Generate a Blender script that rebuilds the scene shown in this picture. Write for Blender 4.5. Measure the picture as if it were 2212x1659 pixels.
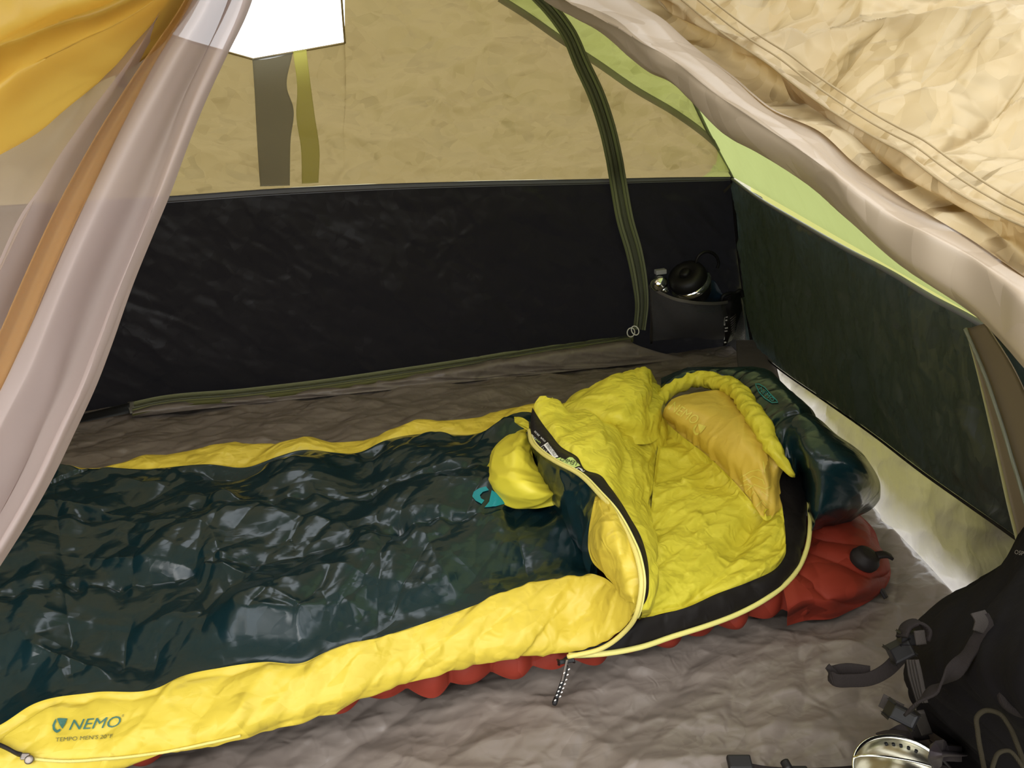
import bpy, bmesh, math
import numpy as np
from mathutils import Vector, Matrix
from mathutils.bvhtree import BVHTree

# ------------------------------------------------------------------ camera, sky, sun, exposure
for o in list(bpy.data.objects):
    bpy.data.objects.remove(o)
SC = bpy.context.scene
COL = SC.collection
K = 1.2                                  # design units -> metres
F = 1661.0
PITCH, YAW, H = math.radians(20.0), math.radians(17.3), 0.8
FW = np.array([math.sin(YAW)*math.cos(PITCH), math.cos(YAW)*math.cos(PITCH), -math.sin(PITCH)])
RT = np.array([math.cos(YAW), -math.sin(YAW), 0.0])
UP = np.cross(RT, FW)
CAM = np.array([0.0, 0.0, H])
cam = bpy.data.cameras.new('camera')
cam.sensor_fit = 'HORIZONTAL'
cam.sensor_width = 36.0
cam.lens = 36.0*F/2212.0
cam.clip_start = 0.02
cam_ob = bpy.data.objects.new('camera', cam)
COL.objects.link(cam_ob)
cam_ob.matrix_world = Matrix((
    (RT[0], UP[0], -FW[0], CAM[0]*K), (RT[1], UP[1], -FW[1], CAM[1]*K),
    (RT[2], UP[2], -FW[2], CAM[2]*K), (0, 0, 0, 1)))
SC.camera = cam_ob

world = bpy.data.worlds.new('overcast_sky')
SC.world = world
world.use_nodes = True
bgn = world.node_tree.nodes['Background']
bgn.inputs['Color'].default_value = (0.93, 0.96, 1.0, 1)
bgn.inputs['Strength'].default_value = 2.9

sun = bpy.data.lights.new('sun', 'SUN')
sun.energy = 1.25
sun.angle = math.radians(40)
sun.color = (1.0, 0.95, 0.88)
sun_ob = bpy.data.objects.new('sun', sun)
COL.objects.link(sun_ob)
sun_ob.rotation_euler = Vector((0.30, 0.62, -0.80)).to_track_quat('-Z', 'Y').to_euler()   # hazy sun over the open door

vs = SC.view_settings
vs.view_transform = 'Standard'
vs.look = 'None'
vs.exposure = 0.0
vs.gamma = 1.0
vs.use_curve_mapping = False
SC.cycles.use_denoising = True
SC.cycles.max_bounces = 14
SC.cycles.diffuse_bounces = 8
SC.cycles.transmission_bounces = 10
SC.cycles.transparent_max_bounces = 12

# ------------------------------------------------------------------ geometry helpers (points are design units until meshed)
def ray(u, v):
    return FW + RT*((u-1106.0)/F) + UP*((829.5-v)/F)

def Z(u, v, z):
    """the place on the level z that is seen at this spot of the photograph"""
    r = ray(u, v)
    return CAM + r*((z-H)/r[2])

def D(u, v, d):
    return CAM + ray(u, v)*d

def PL(u, v, p, n):
    r = ray(u, v)
    return CAM + r*(np.dot(p-CAM, n)/np.dot(r, n))

def zl(*pts):
    return np.array([Z(*p) for p in pts])

def dl(*pts):
    return np.array([D(*p) for p in pts])

def resample(P, n):
    """smooth curve through P, n points spaced by chord length"""
    P = np.asarray(P, float)
    if len(P) == 1:
        return np.repeat(P, n, 0)
    d = np.r_[0, np.cumsum(np.maximum(np.linalg.norm(np.diff(P, axis=0), axis=1), 1e-6))]
    return hermite(d/d[-1], P, np.linspace(0, 1, n))

def hermite(t, P, q):
    h = np.diff(t)
    m = np.diff(P, axis=0)/h[:, None]
    T = np.zeros_like(P)
    T[0], T[-1] = m[0], m[-1]
    if len(P) > 2:
        w = h[1:]/(h[1:]+h[:-1])
        T[1:-1] = m[:-1]*w[:, None] + m[1:]*(1-w)[:, None]
    i = np.clip(np.searchsorted(t, q, 'right')-1, 0, len(t)-2)
    s = ((q-t[i])/h[i])[:, None]
    hh = h[i][:, None]
    return ((2*s**3-3*s**2+1)*P[i] + (s**3-2*s**2+s)*hh*T[i] + (-2*s**3+3*s**2)*P[i+1] + (s**3-s**2)*hh*T[i+1])

def loft(lines, nu, nv, lin=False):
    """surface (nv, nu, 3) through the lines; nu along them, nv across"""
    L = np.array([resample(l, nu) for l in lines])
    k = len(L)
    dd = np.linalg.norm(np.diff(L, axis=0), axis=2).mean(1)
    t = np.r_[0, np.cumsum(np.maximum(dd, 1e-5))]
    t /= t[-1]
    q = np.linspace(0, 1, nv)
    flat = L.reshape(k, -1)
    if lin or k == 2:
        i = np.clip(np.searchsorted(t, q, 'right')-1, 0, k-2)
        s = ((q-t[i])/(t[i+1]-t[i]))[:, None]
        G = flat[i]*(1-s)+flat[i+1]*s
    else:
        G = hermite(t, flat, q)
    return G.reshape(nv, nu, 3)

def hash2(ix, iy, seed):
    h = (ix.astype(np.int64)*374761393 + iy.astype(np.int64)*668265263 + seed*1274126177) & 0xffffffff
    h = ((h ^ (h >> 13))*1274126177) & 0xffffffff
    h = ((h ^ (h >> 16))*2246822519) & 0xffffffff
    h ^= h >> 15
    return h

def rnd(h, k):
    h = ((h + k*0x9E3779B9) & 0xffffffff)
    h = ((h ^ (h >> 15))*0x85EBCA6B) & 0xffffffff
    h = ((h ^ (h >> 13))*0xC2B2AE35) & 0xffffffff
    return ((h ^ (h >> 16)) & 0xffff)/65535.0

def vnoise(x, y, seed):
    ix, iy = np.floor(x), np.floor(y)
    fx, fy = x-ix, y-iy
    fx, fy = fx*fx*(3-2*fx), fy*fy*(3-2*fy)
    g = lambda a, b: rnd(hash2(ix+a, iy+b, seed), 1)
    return (g(0, 0)*(1-fx)+g(1, 0)*fx)*(1-fy)+(g(0, 1)*(1-fx)+g(1, 1)*fx)*fy-0.5

def facets(x, y, seed, k=0.37, g=1.0):
    """creased cloth: the upper edge of a set of tilted soft planes, one per jittered cell"""
    ix, iy = np.floor(x), np.floor(y)
    best = np.full(x.shape, -9.0)
    for a in (-2, -1, 0, 1, 2):
        for b in (-2, -1, 0, 1, 2):
            h = hash2(ix+a, iy+b, seed)
            dx, dy = x-(ix+a+rnd(h, 1)), y-(iy+b+rnd(h, 2))
            th = rnd(h, 3)*6.283
            v = (.4+.6*rnd(h, 5))*g*(np.cos(th)*dx+np.sin(th)*dy)-k*(dx*dx+dy*dy)+0.3*rnd(h, 4)
            best = np.maximum(best, v)
    return best-0.45

def wr(s, t, layers, seed=0):
    """sum of crease layers: (amplitude m, cell m, stretch, angle deg[, kind])"""
    out = np.zeros(s.shape)
    for j, L in enumerate(layers):
        amp, cell, st, ang = L[:4]
        kind = L[4] if len(L) > 4 else 'f'
        c, sn = math.cos(math.radians(ang)), math.sin(math.radians(ang))
        a, b = (s*c+t*sn)/(cell*st), (-s*sn+t*c)/cell
        sd = seed*17+j*5+1
        wa = 0.55*vnoise(a*1.3+9.1, b*1.3+2.2, sd+2)
        wb = 0.55*vnoise(a*1.3+3.7, b*1.3+7.9, sd+3)
        a, b = a+wa, b+wb
        if kind == 'f':
            out += 1.8*amp*facets(a, b, sd)
        elif kind == 'i':
            out -= 1.8*amp*facets(a, b, sd)
        elif kind == 'r':
            out += amp*(0.5-np.sqrt(np.abs(vnoise(a, b, sd)*2)+0.002))
        else:
            out += amp*2*vnoise(a, b, sd)
    return out

def arc(G):
    du = np.linalg.norm(np.diff(G, axis=1), axis=2)
    dv = np.linalg.norm(np.diff(G, axis=0), axis=2)
    s = np.concatenate([np.zeros((G.shape[0], 1)), np.cumsum(du, 1)], 1)
    t = np.concatenate([np.zeros((1, G.shape[1])), np.cumsum(dv, 0)], 0)
    s = np.repeat(s.mean(0)[None], G.shape[0], 0)
    return s*K, t*K

def normals(G):
    n = np.cross(np.gradient(G, axis=1), np.gradient(G, axis=0))
    n /= np.maximum(np.linalg.norm(n, axis=2, keepdims=True), 1e-9)
    return n

def towards_camera(G, n):
    return n*np.sign(((CAM-G)*n).sum(2, keepdims=True)+1e-9)

def edge_mask(G, fade):
    """fade = (u0, u1, v0, v1) metres over which the creases die out at each edge"""
    nv, nu = G.shape[:2]
    s, t = arc(G)
    m = np.ones((nv, nu))
    for f, d in zip(fade, (s, s[:, -1:]-s, t, t[-1:]-t)):
        if f:
            x = np.clip(d/f, 0, 1)
            m *= x*x*(3-2*x)
    return m

def crease(G, layers, seed=0, fade=(0, 0, 0, 0), extra=None):
    s, t = arc(G)
    d = wr(s, t, layers, seed)
    if extra is not None:
        d = d+extra(s, t)
    d = d-d.mean()
    d = d*edge_mask(G, fade)
    n = normals(G)
    sg = np.sign(((CAM-G)*n).sum(2).mean()+1e-9)
    return G + n*sg*(d/K)[:, :, None]

SURF = {}

def link(ob, parent=None):
    COL.objects.link(ob)
    if parent is not None:
        ob.parent = parent
        ob.matrix_parent_inverse = ROOT[parent.name]
    return ob

def bvh(names):
    V, Fc, off = [], [], 0
    for nme in names:
        v, f = SURF[nme]
        V += [tuple(x) for x in v]
        Fc += [tuple(int(i)+off for i in q) for q in f]
        off += len(v)
    return BVHTree.FromPolygons(V, Fc)

ROOT = {}

def tag(o, label=None, cat=None, group=None, kind=None):
    for k, v in (('label', label), ('category', cat), ('group', group), ('kind', kind)):
        if v:
            o[k] = v
    return o

def raw(name, V, Fc, mat, parent=None, smooth=True, attr=None):
    """one mesh object from world-metre vertices"""
    V = np.asarray(V, float)
    org = np.zeros(3)
    if parent is None:
        org = np.array([V[:, 0].mean(), V[:, 1].mean(), V[:, 2].min()])
    me = bpy.data.meshes.new(name)
    me.from_pydata((V-org).tolist(), [], [list(map(int, f)) for f in Fc])
    me.update()
    me.polygons.foreach_set('use_smooth', [smooth]*len(me.polygons))
    if attr is not None:
        at = me.attributes.new(attr[0], 'FLOAT', 'POINT')
        at.data.foreach_set('value', np.asarray(attr[1], dtype=np.float32).ravel())
    me.materials.append(mat)
    ob = bpy.data.objects.new(name, me)
    ob.location = org
    SURF[ob.name] = (V, Fc)
    link(ob, parent)
    ROOT[ob.name] = Matrix.Translation(Vector(-org))
    return ob

def quads(nv, nu, closed=False, off=0):
    j, i = np.meshgrid(np.arange(nv-1), np.arange(nu if closed else nu-1), indexing='ij')
    i2 = (i+1) % nu
    return (np.stack([j*nu+i, j*nu+i2, (j+1)*nu+i2, (j+1)*nu+i], -1)+off).reshape(-1, 4)

def sheet(name, G, mat, parent=None, closed=False, attr=None, smooth=True):
    nv, nu = G.shape[:2]
    return raw(name, G.reshape(-1, 3)*K, quads(nv, nu, closed), mat, parent, smooth, attr)

def slab(name, G, mat, parent=None, th=0.002):
    """a sheet with real thickness (metres), closed all round"""
    nv, nu = G.shape[:2]
    n = normals(G)
    A, B = G.reshape(-1, 3), (G-n*th/K).reshape(-1, 3)
    q = quads(nv, nu)
    N = nv*nu
    rim = ([j*nu for j in range(nv)][::-1] + [i for i in range(1, nu)] + [j*nu+nu-1 for j in range(1, nv)] + [(nv-1)*nu+i for i in range(nu-2, 0, -1)])
    rq = [(a, b, b+N, a+N) for a, b in zip(rim, rim[1:]+rim[:1])]
    return raw(name, np.r_[A, B]*K, list(map(tuple, q))+list(map(tuple, q[:, ::-1]+N))+rq, mat, parent)

def empty(name, p):
    o = bpy.data.objects.new(name, None)
    o.empty_display_size = 0.05
    o.location = Vector(p*K)
    COL.objects.link(o)
    ROOT[o.name] = Matrix.Translation(Vector(-p*K))
    return o

def frames(P):
    T = np.gradient(P, axis=0)
    T /= np.maximum(np.linalg.norm(T, axis=1, keepdims=True), 1e-9)
    N = np.zeros_like(P)
    a = np.array([0, 0, 1.0])
    if abs(T[0] @ a) > 0.9:
        a = np.array([1.0, 0, 0])
    n = a-T[0]*(a @ T[0])
    for i in range(len(P)):
        n = n-T[i]*(n @ T[i])
        n /= np.linalg.norm(n)
        N[i] = n
    return T, N, np.cross(T, N)

def tube_geo(P, r, n=10, m=None, cap=True):
    """round tube; P design units, r metres (number or per-point array)"""
    P = resample(P, m) if m else np.asarray(P, float)
    T, N, B = frames(P)
    r = np.broadcast_to(np.asarray(r, float), (len(P),))/K
    a = np.linspace(0, 2*math.pi, n, endpoint=False)
    G = P[:, None]+r[:, None, None]*(np.cos(a)[None, :, None]*N[:, None]+np.sin(a)[None, :, None]*B[:, None])
    V = G.reshape(-1, 3)
    Fc = list(map(tuple, quads(len(P), n, True)))
    if cap:
        Fc += [tuple(range(n))[::-1], tuple((len(P)-1)*n+i for i in range(n))]
    return V, Fc

def tube(name, P, r, mat, parent=None, n=10, m=None):
    V, Fc = tube_geo(P, r, n, m)
    return raw(name, V*K, Fc, mat, parent)

def ribbon(P, side, w, th, m, curl=0.0):
    """flat webbing strap along P; side = vector(s) of its width; w, th metres. returns grid of its closed section"""
    P = resample(P, m)
    T, _, _ = frames(P)
    S = np.broadcast_to(np.asarray(side, float), P.shape)
    S = S-T*(S*T).sum(1, keepdims=True)
    S /= np.linalg.norm(S, axis=1, keepdims=True)
    U = np.cross(T, S)
    w = np.broadcast_to(np.asarray(w, float), (m,))[:, None]/K/2
    h = th/K/2
    sec = [(-1, -.6), (-.92, -1), (-.3, -1), (.3, -1), (.92, -1), (1, -.6), (1, .6), (.92, 1), (.3, 1), (-.3, 1), (-.92, 1), (-1, .6)]
    return np.stack([P+S*w*a+U*h*b for a, b in sec], 1)

def strap(name, P, side, w, th, mat, parent=None, m=24):
    G = ribbon(P, side, w, th, m)
    n = G.shape[1]
    Fc = list(map(tuple, quads(m, n, True)))+[tuple(range(n))[::-1], tuple((m-1)*n+i for i in range(n))]
    return raw(name, G.reshape(-1, 3)*K, Fc, mat, parent)

def bm_obj(name, bm, mat, parent=None, smooth=False):
    bm.normal_update()
    V = np.array([v.co[:] for v in bm.verts])
    idx = {v: i for i, v in enumerate(bm.verts)}
    Fc = [[idx[v] for v in f.verts] for f in bm.faces]
    bm.free()
    return raw(name, V, Fc, mat, parent, smooth)

def block(name, c, ax, size, mat, parent=None, bev=0.002):
    """bevelled block: centre c (design), axes ax (3 rows), size metres"""
    bm = bmesh.new()
    bmesh.ops.create_cube(bm, size=1)
    A = np.array(ax, float)
    A /= np.linalg.norm(A, axis=1, keepdims=True)
    M = Matrix(A.T.tolist()) @ Matrix.Diagonal(Vector(size)).to_3x3()
    for v in bm.verts:
        v.co = M @ v.co
    bmesh.ops.bevel(bm, geom=bm.edges[:], offset=min(bev, min(size)*0.3), segments=2, affect='EDGES', profile=0.6)
    for v in bm.verts:
        v.co += Vector(np.asarray(c)*K)
    return bm_obj(name, bm, mat, parent)

def lathe(name, c, axis, prof, mat, parent=None, n=32):
    """turned shape: profile [(radius m, height m)] about axis through c (design)"""
    a = np.asarray(axis, float)/np.linalg.norm(axis)
    e = np.cross(a, [0.3, 0.9, 0.1])
    e /= np.linalg.norm(e)
    f = np.cross(a, e)
    th = np.linspace(0, 2*math.pi, n, endpoint=False)
    V = [np.asarray(c)*K+a*h+r*(math.cos(t)*e+math.sin(t)*f) for r, h in prof for t in th]
    return raw(name, V, quads(len(prof), n, True), mat, parent)

# ------------------------------------------------------------------ materials
def lin(r, g, b):
    f = lambda c: c/12.92 if c <= .04045 else ((c+.055)/1.055)**2.4
    return (f(r/255), f(g/255), f(b/255), 1)

class NT:
    def __init__(s, name):
        s.m = bpy.data.materials.new(name)
        s.m.use_nodes = True
        s.t = s.m.node_tree
        s.t.nodes.clear()
        s.out = s.n('ShaderNodeOutputMaterial')
    def n(s, typ, **kw):
        o = s.t.nodes.new(typ)
        for k, v in kw.items():
            if k in o.inputs:
                o.inputs[k].default_value = v
            else:
                setattr(o, k, v)
        return o
    def l(s, a, b):
        s.t.links.new(a, b)

def bump_chain(N, layers):
    """layers: (kind, scale, strength, distance)"""
    tc = N.n('ShaderNodeTexCoord')
    prev = None
    for lay_ in layers:
        kind, sc, st, dist = lay_[:4]
        if kind == 'tilt':                       # flat crumpled facets: each cell leans its own way
            mp = N.n('ShaderNodeMapping')
            mp.inputs['Rotation'].default_value = lay_[4]
            mp.inputs['Scale'].default_value = (1, dist, 1)
            N.l(tc.outputs['Object'], mp.inputs['Vector'])
            w = N.n('ShaderNodeTexNoise', Scale=sc*.6, Detail=0.0)
            N.l(mp.outputs[0], w.inputs['Vector'])
            ad = N.n('ShaderNodeVectorMath', operation='MULTIPLY_ADD')
            ad.inputs[1].default_value = (1.3/sc,)*3
            N.l(w.outputs['Color'], ad.inputs[0])
            N.l(mp.outputs[0], ad.inputs[2])
            x = N.n('ShaderNodeTexVoronoi', feature='F1', Scale=sc)
            N.l(ad.outputs[0], x.inputs['Vector'])
            sb = N.n('ShaderNodeVectorMath', operation='SUBTRACT')
            sb.inputs[1].default_value = (.5, .5, .5)
            N.l(x.outputs['Color'], sb.inputs[0])
            ml = N.n('ShaderNodeVectorMath', operation='MULTIPLY_ADD')
            ml.inputs[1].default_value = (st, st, st)
            N.l(sb.outputs[0], ml.inputs[0])
            if prev:
                N.l(prev, ml.inputs[2])
            else:
                N.l(N.n('ShaderNodeNewGeometry').outputs['Normal'], ml.inputs[2])
            nm = N.n('ShaderNodeVectorMath', operation='NORMALIZE')
            N.l(ml.outputs[0], nm.inputs[0])
            prev = nm.outputs[0]
            continue
        if kind == 'noise':
            x = N.n('ShaderNodeTexNoise', Scale=sc, Detail=3.0)
            h = x.outputs[0]
        elif kind == 'crumple':
            x = N.n('ShaderNodeTexNoise', noise_type='RIDGED_MULTIFRACTAL', normalize=True, Scale=sc*.8, Detail=2.0, Roughness=.45, Distortion=.9)
            N.l(tc.outputs['Object'], x.inputs['Vector'])
            h = x.outputs[0]
        else:
            x = N.n('ShaderNodeTexWave', Scale=sc, Distortion=1.0)
            h = x.outputs['Fac']
        if kind != 'crumple':
            N.l(tc.outputs['Object'], x.inputs['Vector'])
        b = N.n('ShaderNodeBump', Strength=st, Distance=dist)
        N.l(h, b.inputs['Height'])
        if prev:
            N.l(prev, b.inputs['Normal'])
        prev = b.outputs['Normal']
    return prev

def mat(name, col, rough=0.5, trans=0.0, tcol=None, alpha=1.0, spec=0.5, metal=0.0, bump=(), sheen=0.0, coat=0.0, vary=0.0, attr=None, emit=None):
    N = NT(name)
    p = N.n('ShaderNodeBsdfPrincipled')
    p.inputs['Base Color'].default_value = col
    p.inputs['Roughness'].default_value = rough
    p.inputs['Specular IOR Level'].default_value = spec
    p.inputs['Metallic'].default_value = metal
    p.inputs['Sheen Weight'].default_value = sheen
    p.inputs['Coat Weight'].default_value = coat
    p.inputs['Coat Roughness'].default_value = 0.15
    csock = None
    if attr:                                     # second cloth colour chosen by a panel attribute
        a = N.n('ShaderNodeAttribute', attribute_name=attr[0])
        mx = N.n('ShaderNodeMix', data_type='RGBA')
        mx.inputs[6].default_value = col
        mx.inputs[7].default_value = attr[1]
        N.l(a.outputs['Fac'], mx.inputs[0])
        csock = mx.outputs[2]
    if vary:
        tc = N.n('ShaderNodeTexCoord')
        ns = N.n('ShaderNodeTexNoise', Scale=7.0, Detail=4.0)
        N.l(tc.outputs['Object'], ns.inputs['Vector'])
        mr = N.n('ShaderNodeMapRange')
        mr.inputs[3].default_value = 1-vary
        mr.inputs[4].default_value = 1+vary
        N.l(ns.outputs[0], mr.inputs[0])
        hs = N.n('ShaderNodeHueSaturation')
        hs.inputs['Color'].default_value = col
        if csock:
            N.l(csock, hs.inputs['Color'])
        N.l(mr.outputs[0], hs.inputs['Value'])
        csock = hs.outputs[0]
    if csock:
        N.l(csock, p.inputs['Base Color'])
    b = bump_chain(N, bump) if bump else None
    if b:
        N.l(b, p.inputs['Normal'])
    sh = p.outputs[0]
    if trans:
        tr = N.n('ShaderNodeBsdfTranslucent')
        tr.inputs['Color'].default_value = tcol or col
        if csock and tcol is None:
            N.l(csock, tr.inputs['Color'])
        if b:
            N.l(b, tr.inputs['Normal'])
        mx = N.n('ShaderNodeMixShader', Fac=trans)
        N.l(sh, mx.inputs[1])
        N.l(tr.outputs[0], mx.inputs[2])
        sh = mx.outputs[0]
    if alpha < 1:
        tp = N.n('ShaderNodeBsdfTransparent')
        mx = N.n('ShaderNodeMixShader', Fac=alpha)
        N.l(tp.outputs[0], mx.inputs[1])
        N.l(sh, mx.inputs[2])
        sh = mx.outputs[0]
    N.l(sh, N.out.inputs['Surface'])
    return N.m

WEAVE = ('noise', 900.0, 0.08, 0.001)
M = {
 'floor': mat('floor_nylon', (.195, .160, .135, 1), .36, .08, (.5, .5, .5, 1), spec=.42, bump=(('crumple', 16, .6, .012), ('crumple', 40, .4, .005), ('tilt', 9, .13, 3.0, (0, 0, .5)), ('tilt', 22, .12, 2.8, (0, 0, -.6)))),
 'tub': mat('tub_wall_nylon', (.20, .18, .165, 1), .45, .62, (.78, .72, .69, 1), spec=.3, bump=(('tilt', 13, .3, 2.6, (0, .6, .5)), ('tilt', 32, .2, 2.6, (.5, 0, -.6)))),
 'black': mat('black_nylon', (.0115, .0095, .0095, 1), .42, .03, (.06, .06, .07, 1), spec=.16, bump=(('tilt', 12, .16, 2.5, (0, .7, 0)), ('tilt', 30, .14, 2., (0, -.5, 0)), ('crumple', 14, .4, .010), WEAVE)),
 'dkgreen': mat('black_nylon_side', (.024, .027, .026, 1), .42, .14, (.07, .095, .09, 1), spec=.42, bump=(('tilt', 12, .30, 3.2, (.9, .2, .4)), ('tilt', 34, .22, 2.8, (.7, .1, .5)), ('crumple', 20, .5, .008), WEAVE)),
 'yellow': mat('canopy_yellow', (.33, .25, .11, 1), .5, .42, None, spec=.25, attr=('panel', (.32, .32, .10, 1)), bump=(('tilt', 8, .60, 2.4, (0, .5, 0)), ('tilt', 22, .45, 2.6, (0, -.6, 0)), ('crumple', 9, .8, .02), ('crumple', 24, .5, .008))),
 'roof': mat('roof_yellow', (.40, .34, .20, 1), .6, .35, (.36, .29, .15, 1)),
 'lime': mat('canopy_lime', (.36, .40, .15, 1), .55, .55, (.37, .41, .15, 1), spec=.3, bump=(('tilt', 14, .12, 4, (.9, .2, .4)),)),
 'fly': mat('fly_side_lime', (.45, .46, .17, 1), .55, .5, (.62, .60, .20, 1)),
 'tape': mat('seam_tape_grey', (.13, .13, .145, 1), .5, bump=(WEAVE,)),
 'seam':    mat('seam_olive', (.16, .17, .11, 1), .6),
 'strapshade': mat('strap_and_shadow_grey', (.20, .185, .14, 1), .6, .3, (.24, .22, .16, 1), alpha=.62),
 'limestrip': mat('strip_lime', (.42, .40, .10, 1), .5, .55, (.60, .56, .14, 1), alpha=.6),
 'ziptape': mat('zip_tape_green', (.215, .225, .12, 1), .7, .15, (.25, .25, .12, 1), bump=(('noise', 500, .3, .001),)),
 'zipdark': mat('zip_coil_olive', (.135, .14, .09, 1), .6, bump=(('wave', 260, .5, .001),)),
 'stitch':  mat('stitching_dark', (.05, .055, .03, 1), .8),
 'white':   mat('white_plastic', (.75, .72, .66, 1), .4),
 'mesh':    mat('pocket_mesh', (.10, .095, .09, 1), .7, alpha=.62),
 'hem':     mat('pocket_hem', (.13, .115, .10, 1), .7, alpha=.9),
 'gusset':  mat('gusset_mauve', (.10, .085, .085, 1), .6, bump=(('noise', 60, .3, .004),)),
 'bagdark': mat('bag_teal_shell', (.004, .017, .020, 1), .23, spec=.42, coat=.12, bump=(('tilt', 10, .16, 2.0, (0, 0, .6)), ('tilt', 28, .12, 2.2, (0, 0, -.5)), ('crumple', 16, .35, .010), ('crumple', 42, .2, .003))),
 'bagyel': mat('bag_yellow_shell', (.56, .425, .045, 1), .42, spec=.35, bump=(('tilt', 13, .20, 2.6, (.3, .2, .7)), ('tilt', 36, .16, 2.6, (.2, .3, -.5)), ('crumple', 18, .75, .012), ('crumple', 45, .55, .005))),
 'lining': mat('bag_lime_lining', (.60, .52, .040, 1), .5, spec=.3, bump=(('tilt', 15, .24, 2.4, (0, .2, .5)), ('tilt', 38, .18, 2.4, (.2, 0, -.5)), ('crumple', 20, .75, .012), ('crumple', 50, .55, .005))),
 'amber':   mat('pillow_amber', (.60, .42, .055, 1), .5, bump=(('crumple', 18, .4, .008), ('crumple', 50, .3, .004))),
 'print':   mat('print_lime', (.66, .56, .09, 1), .5),
 'blackband': mat('draft_tube_black', (.010, .008, .007, 1), .55, spec=.2, bump=(('crumple', 50, .3, .004),)),
 'piping':  mat('piping_yellow', (.72, .66, .20, 1), .5),
 'zipyel':  mat('zip_coil_yellow', (.68, .58, .16, 1), .45, bump=(('wave', 400, .4, .001),)),
 'teal':    mat('print_teal', (.0, .20, .22, 1), .5),
 'ink':     mat('print_green_ink', (.035, .12, .09, 1), .6),
 'inkdark': mat('print_dark_ink', (.10, .10, .03, 1), .6),
 'lab_w':   mat('print_white', (.75, .73, .70, 1), .6),
 'lab_g':   mat('print_pale_lime', (.52, .66, .20, 1), .6),
 'lab_k':   mat('print_black', (.008, .008, .008, 1), .6),
 'red': mat('pad_red_nylon', (.20, .024, .012, 1), .6, spec=.2, bump=(('tilt', 14, .35, 1.5, (0, 0, .6)), ('crumple', 18, .5, .008), WEAVE)),
 'valve': mat('valve_black', (.014, .011, .010, 1), .6, spec=.2, bump=(('noise', 200, .3, .001),)),
 'rubber': mat('black_plastic', (.009, .008, .008, 1), .45, spec=.3),
 'pack': mat('pack_black', (.006, .005, .0055, 1), .8, spec=.08, bump=(('noise', 700, .35, .001), ('noise', 30, .3, .006))),
 'web': mat('webbing_dark', (.015, .0115, .0105, 1), .8, spec=.12, bump=(('wave', 300, .4, .001),)),
 'webgrey': mat('webbing_grey', (.034, .028, .024, 1), .8, spec=.15, bump=(('wave', 260, .4, .001),)),
 'cord': mat('cord_olive', (.026, .021, .012, 1), .8, spec=.1, bump=(('wave', 600, .5, .001),)),
 'cordbw':  mat('cord_flecked', (.012, .012, .012, 1), .7),
 'steel':   mat('steel', (.72, .70, .62, 1), .16, metal=1.0),
 'chrome':  mat('chrome', (.8, .8, .8, 1), .08, metal=1.0),
 'greyplastic': mat('grey_plastic', (.30, .29, .30, 1), .4),
 'zipmetal': mat('zip_metal', (.22, .19, .165, 1), .4, metal=1.0),
 'blue': mat('blue_cloth', (.005, .022, .045, 1), .5, bump=(('crumple', 60, .3, .004),)),
 'ground':  mat('ground_dirt', (.24, .22, .13, 1), .9, vary=.3, bump=(('noise', 14, .6, .03),)),
 'flap': mat('fly_door_cloth', (.56, .45, .27, 1), .42, .30, (.58, .38, .13, 1), spec=.4, bump=(('tilt', 8, .7, 2.6, (.3, .5, .9)), ('tilt', 20, .5, 2.4, (.6, -.3, -.5)), ('crumple', 12, .8, .02), ('crumple', 30, .5, .006))),
 'roll': mat('fly_door_roll', (.37, .295, .215, 1), .42, .05, (.5, .36, .2, 1), spec=.6, bump=(('tilt', 8, .22, 3, (.3, .5, .9)),)),
 'hemline': mat('fly_door_stitch', (.33, .25, .13, 1), .7),
 'ambercloth': mat('fly_amber_cloth', (.52, .36, .07, 1), .35, .5, (.85, .55, .10, 1)),
 'curtain': mat('curtain_sheer', (.44, .355, .325, 1), .75, .40, (.50, .39, .35, 1), alpha=.88, spec=.15),
 'sheer': mat('curtain_mesh', (.42, .33, .26, 1), .75, .40, (.46, .35, .25, 1), alpha=.62, spec=.15),
 'foldglow': mat('painted_fold_glow', (.55, .32, .11, 1), .6, .5, (.70, .42, .14, 1), alpha=.45, spec=.1),  # colour of the reflected orange in the curtain fold
 'redcord': mat('red_cord', (.50, .06, .05, 1), .5),
}

# ------------------------------------------------------------------ tent shell
NB = np.array([0, 1, .2]); PB = np.array([0, 2.27, 0])                # lower back wall
CT = PL(1583, 382, PB, NB)                                            # corner where black meets canopy
B1, B2 = Z(1640, 775, 0), Z(2075, 1305, 0)
NR = np.cross(B2-B1, CT-B1); NR /= np.linalg.norm(NR)                 # right wall
NU = np.array([0, 1, .75]); PU = CT                                   # upper back wall
RIDGE = PL(1480, 180, PU, NU)
NT_ = PL(2120, 690, B1, NR)
NL = np.cross(NT_-CT, RIDGE-CT); NL /= np.linalg.norm(NL)             # upper right end

def onB(*p): return np.array([PL(u, v, PB, NB) for u, v in p])
def onBs(d, *p): return np.array([PL(u, v, PB+np.array([0, -d, 0]), NB) for u, v in p])
def onU(*p): return np.array([PL(u, v, PU, NU) for u, v in p])
def onR(*p): return np.array([PL(u, v, B1, NR) for u, v in p])

g = empty('ground', np.array([0, 1.2, -.03])); tag(g, kind='structure', label='bare outdoor ground around the tent')
n = 60
gx, gy = np.meshgrid(np.linspace(-9, 9, n), np.linspace(-8, 10, n))
sheet('soil', np.stack([gx, gy, -.035+.02*vnoise(gx*2, gy*2, 3)], -1), M['ground'], g)

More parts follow.
